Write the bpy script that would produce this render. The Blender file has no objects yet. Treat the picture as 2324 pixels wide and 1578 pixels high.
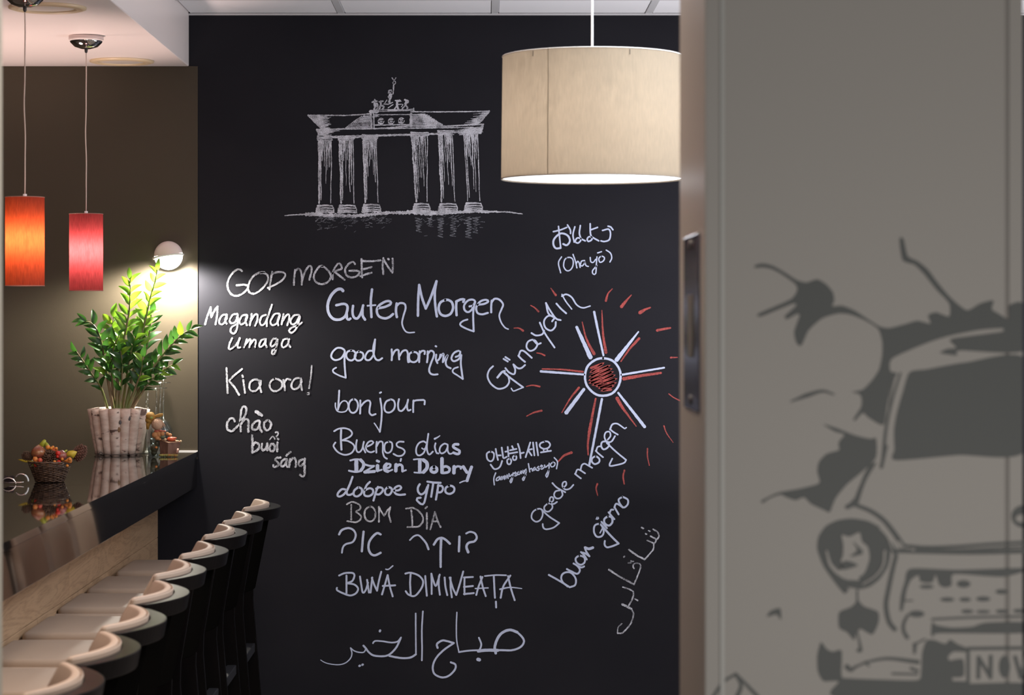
import bpy, bmesh, math, random
from math import sin, cos, pi, radians, sqrt
from mathutils import Vector, Matrix
from mathutils.geometry import tessellate_polygon

S = bpy.context.scene
C = S.collection
rnd = random.Random(7)

# ------------------------------------------------------------------ camera, world, exposure, added fill lights
F = 5500.0                    # focal length in pixels of the 2324 px frame
VX, VY, EYE = 1100.0, 718.0, 1.65
D = 9.48                      # distance of the chalk wall
cam_d = bpy.data.cameras.new('camera')
cam = bpy.data.objects.new('camera', cam_d); C.objects.link(cam)
cam.location = (0, 0, EYE); cam.rotation_euler = (pi / 2, 0, 0)
cam_d.sensor_width = 36; cam_d.lens = 36 * F / 2324
cam_d.shift_x = (1162 - VX) / 2324; cam_d.shift_y = -(789 - VY) / 2324
cam_d.clip_start = 0.05; cam_d.clip_end = 60
cam_d.dof.use_dof = True; cam_d.dof.focus_distance = D - 0.25; cam_d.dof.aperture_fstop = 7.4
S.camera = cam

S.view_settings.view_transform = 'Standard'
S.view_settings.look = 'None'
S.view_settings.exposure = 0.0
S.view_settings.gamma = 1.0
S.view_settings.use_curve_mapping = False
S.cycles.use_denoising = True
S.cycles.max_bounces = 8
S.cycles.sample_clamp_indirect = 4.0

W = bpy.data.worlds.new('world'); S.world = W; W.use_nodes = True
W.node_tree.nodes['Background'].inputs[0].default_value = (0.80, 0.86, 1.0, 1)
W.node_tree.nodes['Background'].inputs[1].default_value = 0.17

def light(name, kind, loc, energy, color, size=0.1, sy=None, rot=(0, 0, 0), spot=None, blend=0.5):
    d = bpy.data.lights.new(name, kind); d.energy = energy; d.color = color
    if kind == 'AREA':
        d.shape = 'RECTANGLE' if sy else 'SQUARE'; d.size = size
        if sy: d.size_y = sy
    else:
        d.shadow_soft_size = size
    if kind == 'SPOT':
        d.spot_size = spot; d.spot_blend = blend
    o = bpy.data.objects.new(name, d); C.objects.link(o); o.location = loc; o.rotation_euler = rot
    return o

light('chalk_wall_fill', 'AREA', (0.9, 6.1, 2.80), 42, (0.90, 0.94, 1.0), 1.2, 1.2)  # this panel and the next are unseen, added to light the chalk wall
light('chalk_wall_fill', 'AREA', (2.4, 8.0, 2.80), 20, (0.90, 0.94, 1.0), 1.2, 1.2)
light('bar_fill_light', 'AREA', (-0.3, 4.6, 2.80), 42, (1.0, 0.82, 0.66), 0.6, 0.6)  # unseen warm light added to brighten the oak front and the seats
light('ceiling_fill_light', 'AREA', (1.45, 8.3, 0.9), 52, (0.97, 0.95, 1.0), 1.0, 1.0, (pi, 0, 0))  # upward area light added out of view for the ceiling strip near the wall
light('soffit_fill_spot', 'SPOT', (-1.9, 8.55, 1.4), 80, (1.0, 0.74, 0.65), 0.15, rot=(pi, 0, 0), spot=radians(86), blend=0.35)  # pink spot added out of view to lift the bulkhead soffit
# bare point lights added out of view to brighten the ceiling and the soffit
light('ceiling_fill_point', 'POINT', (1.75, 6.4, 2.25), 26, (0.95, 0.95, 1.0), 0.12)
light('ceiling_fill_point', 'POINT', (3.1, 6.4, 2.25), 22, (0.95, 0.95, 1.0), 0.12)
light('soffit_fill_point', 'POINT', (-1.387, 6.17, 1.95), 9, (1.0, 0.66, 0.58), 0.06)
light('soffit_fill_point', 'POINT', (-1.387, 5.03, 1.95), 7, (1.0, 0.66, 0.58), 0.06)
light('front_fill_light', 'AREA', (1.2, 0.2, 1.0), 44, (1.0, 0.96, 0.90), 1.6, 1.6, (radians(92), 0, 0))  # fill added beside the camera to light the printed wall

# ------------------------------------------------------------------ helpers
def P(x, y, Z):
    return Vector(((x - VX) / F * Z, Z, EYE - (y - VY) / F * Z))

def obj(name, me, mat=None, parent=None, loc=None):
    o = bpy.data.objects.new(name, me); C.objects.link(o)
    if mat is not None and not me.materials:
        me.materials.append(mat)
    if parent is not None: o.parent = parent
    if loc is not None: o.location = loc
    return o

def bm_obj(name, bm, mat=None, parent=None, loc=None, smooth=False):
    me = bpy.data.meshes.new(name)
    bmesh.ops.recalc_face_normals(bm, faces=bm.faces)
    bm.to_mesh(me); bm.free()
    if smooth:
        for p in me.polygons: p.use_smooth = True
    return obj(name, me, mat, parent, loc)

def thing(name, label, cat, loc=(0, 0, 0), group=None):
    o = bpy.data.objects.new(name, None); C.objects.link(o); o.location = loc
    o['label'] = label; o['category'] = cat
    if group: o['group'] = group
    return o

def struct(o):
    o['kind'] = 'structure'; return o

def tag(o, label, cat, group=None):
    o['label'] = label; o['category'] = cat
    if group: o['group'] = group
    return o

def box(bm, x0, x1, y0, y1, z0, z1, bev=0.0, seg=2):
    vs = [bm.verts.new(p) for p in ((x0,y0,z0),(x1,y0,z0),(x1,y1,z0),(x0,y1,z0),(x0,y0,z1),(x1,y0,z1),(x1,y1,z1),(x0,y1,z1))]
    fs = [bm.faces.new([vs[i] for i in q]) for q in ((3,2,1,0),(4,5,6,7),(0,1,5,4),(1,2,6,5),(2,3,7,6),(3,0,4,7))]
    if bev:
        es = list({e for f in fs for e in f.edges})
        bmesh.ops.bevel(bm, geom=es, offset=bev, segments=seg, profile=0.5, affect='EDGES')
    return vs

def box_obj(name, b, mat, parent=None, bev=0.0, seg=2, smooth=False):
    bm = bmesh.new(); box(bm, *b, bev=bev, seg=seg)
    return bm_obj(name, bm, mat, parent, smooth=smooth)

def lathe(bm, prof, n=32, c=(0, 0, 0), cap=True):
    rings = []
    for r, z in prof:
        rings.append([bm.verts.new((c[0] + r * cos(2 * pi * k / n), c[1] + r * sin(2 * pi * k / n), c[2] + z)) for k in range(n)])
    for a, b in zip(rings, rings[1:]):
        for k in range(n):
            bm.faces.new((a[k], a[(k + 1) % n], b[(k + 1) % n], b[k]))
    if cap:
        bm.faces.new(rings[0][::-1]); bm.faces.new(rings[-1])

def tube(bm, pts, rad, n=8, closed=False):
    pts = [Vector(p) for p in pts]
    m = len(pts)
    rings = []; prev = None
    for i, p in enumerate(pts):
        if closed: t = pts[(i + 1) % m] - pts[i - 1]
        else: t = pts[min(i + 1, m - 1)] - pts[max(i - 1, 0)]
        t.normalize()
        if prev is None:
            a = Vector((0, 0, 1)) if abs(t.z) < 0.9 else Vector((1, 0, 0))
            u = t.cross(a).normalized()
        else:
            u = (prev - t * prev.dot(t)).normalized()
        prev = u; v = t.cross(u)
        r = rad[i] if isinstance(rad, (list, tuple)) else rad
        rings.append([bm.verts.new(p + (u * cos(2 * pi * k / n) + v * sin(2 * pi * k / n)) * r) for k in range(n)])
    q = list(zip(rings, rings[1:]))
    if closed: q.append((rings[-1], rings[0]))
    for a, b in q:
        for k in range(n):
            bm.faces.new((a[k], a[(k + 1) % n], b[(k + 1) % n], b[k]))
    if not closed:
        bm.faces.new(rings[0][::-1]); bm.faces.new(rings[-1])

def ball(bm, c, r, u=12, v=8, sc=(1, 1, 1), rot=None):
    g = bmesh.ops.create_uvsphere(bm, u_segments=u, v_segments=v, radius=r)
    M = Matrix.Diagonal((*sc, 1))
    if rot is not None: M = rot.to_4x4() @ M
    M = Matrix.Translation(c) @ M
    bmesh.ops.transform(bm, matrix=M, verts=g['verts'])
    return g['verts']

def cat(pts, step=3.0):
    """Catmull-Rom through 2-D points, resampled about every `step` pixels"""
    n = len(pts)
    if n == 1: return [pts[0]]
    ext = [(2 * pts[0][0] - pts[1][0], 2 * pts[0][1] - pts[1][1])] + list(pts) + [(2 * pts[-1][0] - pts[-2][0], 2 * pts[-1][1] - pts[-2][1])]
    if n > 3 and pts[0] == pts[-1]:
        ext[0] = pts[-2]; ext[-1] = pts[1]
    out = [tuple(pts[0])]
    for i in range(1, n):
        p0, p1, p2, p3 = ext[i - 1], ext[i], ext[i + 1], ext[i + 2]
        L = math.hypot(p2[0] - p1[0], p2[1] - p1[1])
        k = max(1, int(L / step))
        for j in range(1, k + 1):
            t = j / k
            out.append(tuple(0.5 * (2 * p1[a] + (p2[a] - p0[a]) * t + (2 * p0[a] - 5 * p1[a] + 4 * p2[a] - p3[a]) * t * t
                             + (3 * p1[a] - p0[a] - 3 * p2[a] + p3[a]) * t ** 3) for a in (0, 1)))
    return out

# ------------------------------------------------------------------ materials
def mat(name, col, rough=0.5, metal=0.0, spec=0.5, noise=None, bump=None, trans=0.0, emis=None, coat=0.0, ior=None, sheen=0.0):
    m = bpy.data.materials.new(name); m.use_nodes = True
    nt = m.node_tree; b = nt.nodes['Principled BSDF']
    b.inputs['Base Color'].default_value = (*col, 1)
    b.inputs['Roughness'].default_value = rough; b.inputs['Metallic'].default_value = metal
    b.inputs['Specular IOR Level'].default_value = spec
    b.inputs['Transmission Weight'].default_value = trans
    b.inputs['Coat Weight'].default_value = coat
    b.inputs['Sheen Weight'].default_value = sheen
    if ior: b.inputs['IOR'].default_value = ior
    if emis:
        b.inputs['Emission Color'].default_value = (*emis[0], 1); b.inputs['Emission Strength'].default_value = emis[1]
    if noise or bump:
        tc = nt.nodes.new('ShaderNodeTexCoord')
    if noise:      # (scale xyz, colour2, detail, lo, hi)
        sc, c2, det, lo, hi = noise
        mp = nt.nodes.new('ShaderNodeMapping'); mp.inputs['Scale'].default_value = sc
        nz = nt.nodes.new('ShaderNodeTexNoise'); nz.inputs['Scale'].default_value = 1; nz.inputs['Detail'].default_value = det
        rp = nt.nodes.new('ShaderNodeValToRGB')
        rp.color_ramp.elements[0].position = lo; rp.color_ramp.elements[0].color = (*col, 1)
        rp.color_ramp.elements[1].position = hi; rp.color_ramp.elements[1].color = (*c2, 1)
        nt.links.new(tc.outputs['Object'], mp.inputs['Vector']); nt.links.new(mp.outputs[0], nz.inputs['Vector'])
        nt.links.new(nz.outputs[0], rp.inputs[0]); nt.links.new(rp.outputs[0], b.inputs['Base Color'])
    if bump:       # (scale xyz, strength, distance)
        sc, st, dist = bump
        mp = nt.nodes.new('ShaderNodeMapping'); mp.inputs['Scale'].default_value = sc
        nz = nt.nodes.new('ShaderNodeTexNoise'); nz.inputs['Scale'].default_value = 1; nz.inputs['Detail'].default_value = 4
        bp = nt.nodes.new('ShaderNodeBump'); bp.inputs['Strength'].default_value = st; bp.inputs['Distance'].default_value = dist
        nt.links.new(tc.outputs['Object'], mp.inputs['Vector']); nt.links.new(mp.outputs[0], nz.inputs['Vector'])
        nt.links.new(nz.outputs[0], bp.inputs['Height']); nt.links.new(bp.outputs[0], b.inputs['Normal'])
    return m

BLK = (0.0130, 0.0130, 0.0172)
M_chalkwall = mat('blackboard_paint', BLK, 0.65, spec=0.09, noise=((1.6, 1.6, 2.4), (0.0175, 0.0172, 0.0215), 5, 0.35, 0.75), bump=((260, 260, 260), 0.12, 0.001))
M_brown = mat('brown_paint', (0.058, 0.046, 0.031), 0.55, spec=0.25, bump=((220, 220, 220), 0.12, 0.001))
M_soffit = mat('soffit_paint', (0.86, 0.79, 0.77), 0.35, spec=0.4)
M_darkwall = mat('dark_side_wall', (0.035, 0.028, 0.022), 0.7, spec=0.1)
M_white = mat('white_paint', (0.74, 0.71, 0.69), 0.6, spec=0.3)
M_tile = mat('ceiling_tile', (0.78, 0.78, 0.80), 0.9, spec=0.1, bump=((300, 300, 300), 0.5, 0.001))
M_bar = mat('ceiling_grid_metal', (0.55, 0.55, 0.56), 0.5)
M_panel = mat('greige_laminate', (0.31, 0.285, 0.255), 0.45, spec=0.4)
M_reveal = mat('satin_reveal', (0.30, 0.265, 0.24), 0.34, spec=0.5)
M_mural = mat('mural_dark_print', (0.062, 0.066, 0.062), 0.5, spec=0.4)
M_jamb = mat('pale_jamb_paint', (0.42, 0.40, 0.33), 0.5)
M_floor = mat('floor_vinyl', (0.15, 0.125, 0.105), 0.6)
M_granite = mat('polished_black_counter', (0.012, 0.011, 0.010), 0.035, spec=0.75, coat=0.5)
M_fascia = mat('black_gloss_fascia', (0.008, 0.007, 0.006), 0.05, spec=0.7, coat=0.4)
M_stretcher = mat('grey_black_lacquer', (0.022, 0.022, 0.026), 0.4, spec=0.4)
M_blackwood = mat('black_lacquered_wood', (0.006, 0.005, 0.005), 0.33, spec=0.12, ior=1.3)
M_darkback = mat('black_back_board', (0.004, 0.0035, 0.003), 0.9, spec=0.0)
M_leather = mat('beige_leather', (0.42, 0.325, 0.26), 0.52, spec=0.35, bump=((160, 160, 160), 0.12, 0.001))
M_chrome = mat('chrome', (0.82, 0.82, 0.82), 0.06, metal=1)
M_steel = mat('brushed_steel', (0.25, 0.23, 0.27), 0.16, metal=1)
def glass_mat():
    m = bpy.data.materials.new('clear_thin_glass'); m.use_nodes = True; nt = m.node_tree; nt.nodes.clear()
    out = nt.nodes.new('ShaderNodeOutputMaterial'); mx = nt.nodes.new('ShaderNodeMixShader')
    tr = nt.nodes.new('ShaderNodeBsdfTransparent'); tr.inputs[0].default_value = (.93, .96, .94, 1)
    gl = nt.nodes.new('ShaderNodeBsdfGlossy'); gl.inputs['Roughness'].default_value = .08
    fr = nt.nodes.new('ShaderNodeLayerWeight'); fr.inputs[0].default_value = .35
    ml = nt.nodes.new('ShaderNodeMath'); ml.operation = 'MULTIPLY_ADD'; ml.inputs[1].default_value = .75; ml.inputs[2].default_value = .05
    nt.links.new(fr.outputs['Facing'], ml.inputs[0]); nt.links.new(ml.outputs[0], mx.inputs[0])
    nt.links.new(tr.outputs[0], mx.inputs[1]); nt.links.new(gl.outputs[0], mx.inputs[2]); nt.links.new(mx.outputs[0], out.inputs[0])
    return m
M_glass = glass_mat()
M_cable = mat('clear_cable', (0.55, 0.45, 0.40), 0.35)
M_whiteflex = mat('white_flex', (0.85, 0.85, 0.88), 0.5)
M_black = mat('black_plastic', (0.02, 0.02, 0.02), 0.4)
M_soil = mat('soil', (0.05, 0.03, 0.02), 0.95)

def wood_mat():
    m = mat('light_oak', (0.4, 0.3, 0.2), 0.5, spec=0.35)
    nt = m.node_tree; b = nt.nodes['Principled BSDF']
    tc = nt.nodes.new('ShaderNodeTexCoord'); oi = nt.nodes.new('ShaderNodeObjectInfo')
    ad = nt.nodes.new('ShaderNodeVectorMath'); ad.operation = 'ADD'
    sc = nt.nodes.new('ShaderNodeVectorMath'); sc.operation = 'SCALE'; sc.inputs[0].default_value = (3.1, 5.7, 1.3)
    nt.links.new(oi.outputs['Random'], sc.inputs['Scale'])
    nt.links.new(tc.outputs['Object'], ad.inputs[0]); nt.links.new(sc.outputs[0], ad.inputs[1])
    mp = nt.nodes.new('ShaderNodeMapping'); mp.inputs['Scale'].default_value = (1, 1.0, 8.5)
    nt.links.new(ad.outputs[0], mp.inputs['Vector'])
    n1 = nt.nodes.new('ShaderNodeTexNoise'); n1.inputs['Scale'].default_value = 1.3; n1.inputs['Detail'].default_value = 3; n1.inputs['Distortion'].default_value = 1.2
    nt.links.new(mp.outputs[0], n1.inputs['Vector'])
    w = nt.nodes.new('ShaderNodeMath'); w.operation = 'MULTIPLY'; w.inputs[1].default_value = 15
    nt.links.new(n1.outputs[0], w.inputs[0])
    fr = nt.nodes.new('ShaderNodeMath'); fr.operation = 'PINGPONG'; fr.inputs[1].default_value = 1.0
    nt.links.new(w.outputs[0], fr.inputs[0])
    mp2 = nt.nodes.new('ShaderNodeMapping'); mp2.inputs['Scale'].default_value = (1, 14, 260)
    nt.links.new(ad.outputs[0], mp2.inputs['Vector'])
    n2 = nt.nodes.new('ShaderNodeTexNoise'); n2.inputs['Scale'].default_value = 1; n2.inputs['Detail'].default_value = 3
    nt.links.new(mp2.outputs[0], n2.inputs['Vector'])
    mx = nt.nodes.new('ShaderNodeMath'); mx.operation = 'MULTIPLY_ADD'; mx.inputs[1].default_value = 0.42
    nt.links.new(fr.outputs[0], mx.inputs[0]); nt.links.new(n2.outputs[0], mx.inputs[2])
    rp = nt.nodes.new('ShaderNodeValToRGB')
    rp.color_ramp.elements[0].position = 0.35; rp.color_ramp.elements[0].color = (0.36, 0.228, 0.132, 1)
    rp.color_ramp.elements[1].position = 0.85; rp.color_ramp.elements[1].color = (0.51, 0.338, 0.205, 1)
    nt.links.new(mx.outputs[0], rp.inputs[0]); nt.links.new(rp.outputs[0], b.inputs['Base Color'])
    return m
M_oak = wood_mat()

def chalk_mat(name, col, lo, hi, sc=420.0, floor_=BLK):
    m = bpy.data.materials.new(name); m.use_nodes = True
    nt = m.node_tree; b = nt.nodes['Principled BSDF']
    b.inputs['Roughness'].default_value = 0.9; b.inputs['Specular IOR Level'].default_value = 0.1
    tc = nt.nodes.new('ShaderNodeTexCoord')
    nz = nt.nodes.new('ShaderNodeTexNoise'); nz.inputs['Scale'].default_value = sc; nz.inputs['Detail'].default_value = 3; nz.inputs['Roughness'].default_value = 0.7
    n2 = nt.nodes.new('ShaderNodeTexNoise'); n2.inputs['Scale'].default_value = 45; n2.inputs['Detail'].default_value = 2
    nt.links.new(tc.outputs['Object'], nz.inputs['Vector']); nt.links.new(tc.outputs['Object'], n2.inputs['Vector'])
    ad = nt.nodes.new('ShaderNodeMath'); ad.operation = 'MULTIPLY_ADD'; ad.inputs[1].default_value = 0.4
    nt.links.new(n2.outputs[0], ad.inputs[0]); nt.links.new(nz.outputs[0], ad.inputs[2])
    rp = nt.nodes.new('ShaderNodeValToRGB')
    rp.color_ramp.elements[0].position = lo; rp.color_ramp.elements[0].color = (*floor_, 1)
    rp.color_ramp.elements[1].position = hi; rp.color_ramp.elements[1].color = (*col, 1)
    nt.links.new(ad.outputs[0], rp.inputs[0]); nt.links.new(rp.outputs[0], b.inputs['Base Color'])
    return m
M_pen = chalk_mat('chalk_marker', (0.52, 0.58, 0.76), 0.10, 0.62, floor_=(0.28, 0.32, 0.43))
M_scratch = chalk_mat('dry_chalk', (0.66, 0.68, 0.76), 0.56, 0.78)
M_faint = chalk_mat('faint_chalk', (0.26, 0.27, 0.31), 0.60, 0.85)
M_mid = chalk_mat('soft_chalk', (0.66, 0.67, 0.74), 0.50, 0.80)
M_red = chalk_mat('red_chalk', (0.50, 0.10, 0.09), 0.45, 0.85, 200, floor_=(0.13, 0.045, 0.045))
# ------------------------------------------------------------------ handwriting and drawings
FR = {'P': (0, 0, 1), 'A': (440, 560, 4.648), 'B': (440, 800, 4.648), 'C': (720, 620, 4.648), 'D': (720, 860, 5.81),
      'E': (720, 1060, 4.642), 'F': (700, 1360, 4.304), 'G': (1080, 480, 3.585), 'H': (1080, 900, 4.781), 'I': (1180, 1080, 4.153),
      'J': (640, 160, 7.889), 'K': (880, 160, 7.2625), 'L': (400, 0, 2.818), 'M': (1500, 480, 2.818), 'N': (1500, 1020, 2.8204),
      'R': (620, 300, 4.007)}

def parse(fr, s, w):
    """'x y x y | @3:6 x y ...' in a crop's pixels -> [(points in photo px, w0, w1, sharp)]"""
    ox, oy, k = FR[fr]; out = []
    for part in s.split('|'):
        tk = part.split(); w0 = w1 = w; sharp = False
        while tk and tk[0][0] in '@!':
            if tk[0][0] == '!': sharp = True
            else:
                q = tk[0][1:].split(':'); w0 = float(q[0]); w1 = float(q[-1])
            tk = tk[1:]
        v = [float(a) for a in tk]
        if len(v) < 4: continue
        out.append(([(ox + v[i] / k, oy + v[i + 1] / k) for i in range(0, len(v) - 1, 2)], w0, w1, sharp))
    return out

def ribbon(bm, pts, w0, w1, Z, lift, jit=0.0, r=rnd, sharp=False):
    q = pts if sharp else cat(pts, 2.5)
    if sharp:
        q2 = []
        for a, b in zip(pts, pts[1:]):
            k = max(1, int(math.hypot(b[0] - a[0], b[1] - a[1]) / 4))
            q2 += [(a[0] + (b[0] - a[0]) * i / k, a[1] + (b[1] - a[1]) * i / k) for i in range(k)]
        q = q2 + [pts[-1]]
    q = [p for i, p in enumerate(q) if i == 0 or math.hypot(p[0] - q[i - 1][0], p[1] - q[i - 1][1]) > 0.05]
    n = len(q)
    if n < 2: return
    Yw = Z - lift
    def put(x, y):
        v = P(x, y, Z); v.y = Yw; return bm.verts.new(v)
    L = []; R = []
    for i, p in enumerate(q):
        a = q[max(i - 1, 0)]; b = q[min(i + 1, n - 1)]
        dx, dy = b[0] - a[0], b[1] - a[1]; l = math.hypot(dx, dy) or 1
        nx, ny = -dy / l, dx / l
        w = (w0 + (w1 - w0) * i / (n - 1)) / 2
        wl = w * (1 + jit * (r.random() * 2 - 1)); wr = w * (1 + jit * (r.random() * 2 - 1))
        L.append((p[0] + nx * wl, p[1] + ny * wl)); R.append((p[0] - nx * wr, p[1] - ny * wr))
    Lv = [put(*p) for p in L]; Rv = [put(*p) for p in R]
    for i in range(n - 1):
        try: bm.faces.new((Lv[i], Rv[i], Rv[i + 1], Lv[i + 1]))
        except ValueError: pass
    for end in (0, n - 1):                      # round ends
        p = q[end]; o = q[1] if end == 0 else q[n - 2]
        ang = math.atan2(p[1] - o[1], p[0] - o[0]); w = (w0 if end == 0 else w1) / 2
        cap = [put(p[0] + w * cos(ang + t), p[1] + w * sin(ang + t)) for t in (-pi / 3, 0, pi / 3)]
        e = (Rv[end], Lv[end])
        d0 = (cap[0].co - e[0].co).length; d1 = (cap[0].co - e[1].co).length
        loop = [e[0], *cap, e[1]] if d0 < d1 else [e[1], *cap, e[0]]
        bm.faces.new(loop)

def face_front(bm):
    bm.normal_update()
    for f in bm.faces:
        if f.normal.y > 0: f.normal_flip()

def strokes_obj(name, label, items, mat_, parent, Z=D, lift=0.0012, jit=0.0):
    """items: list of (frame, width px, stroke text)"""
    bm = bmesh.new(); r = random.Random(name + (label or "")); k = 0
    for fr, w, s in items:
        for pts, w0, w1, sh in parse(fr, s, w):
            k += 1; ribbon(bm, pts, w0, w1, Z, lift + (k % 31) * .00003, jit, r, sh)
    me = bpy.data.meshes.new(name); face_front(bm); bm.to_mesh(me); bm.free()
    o = obj(name, me, mat_, parent)
    if label: o['label'] = label
    return o

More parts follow.
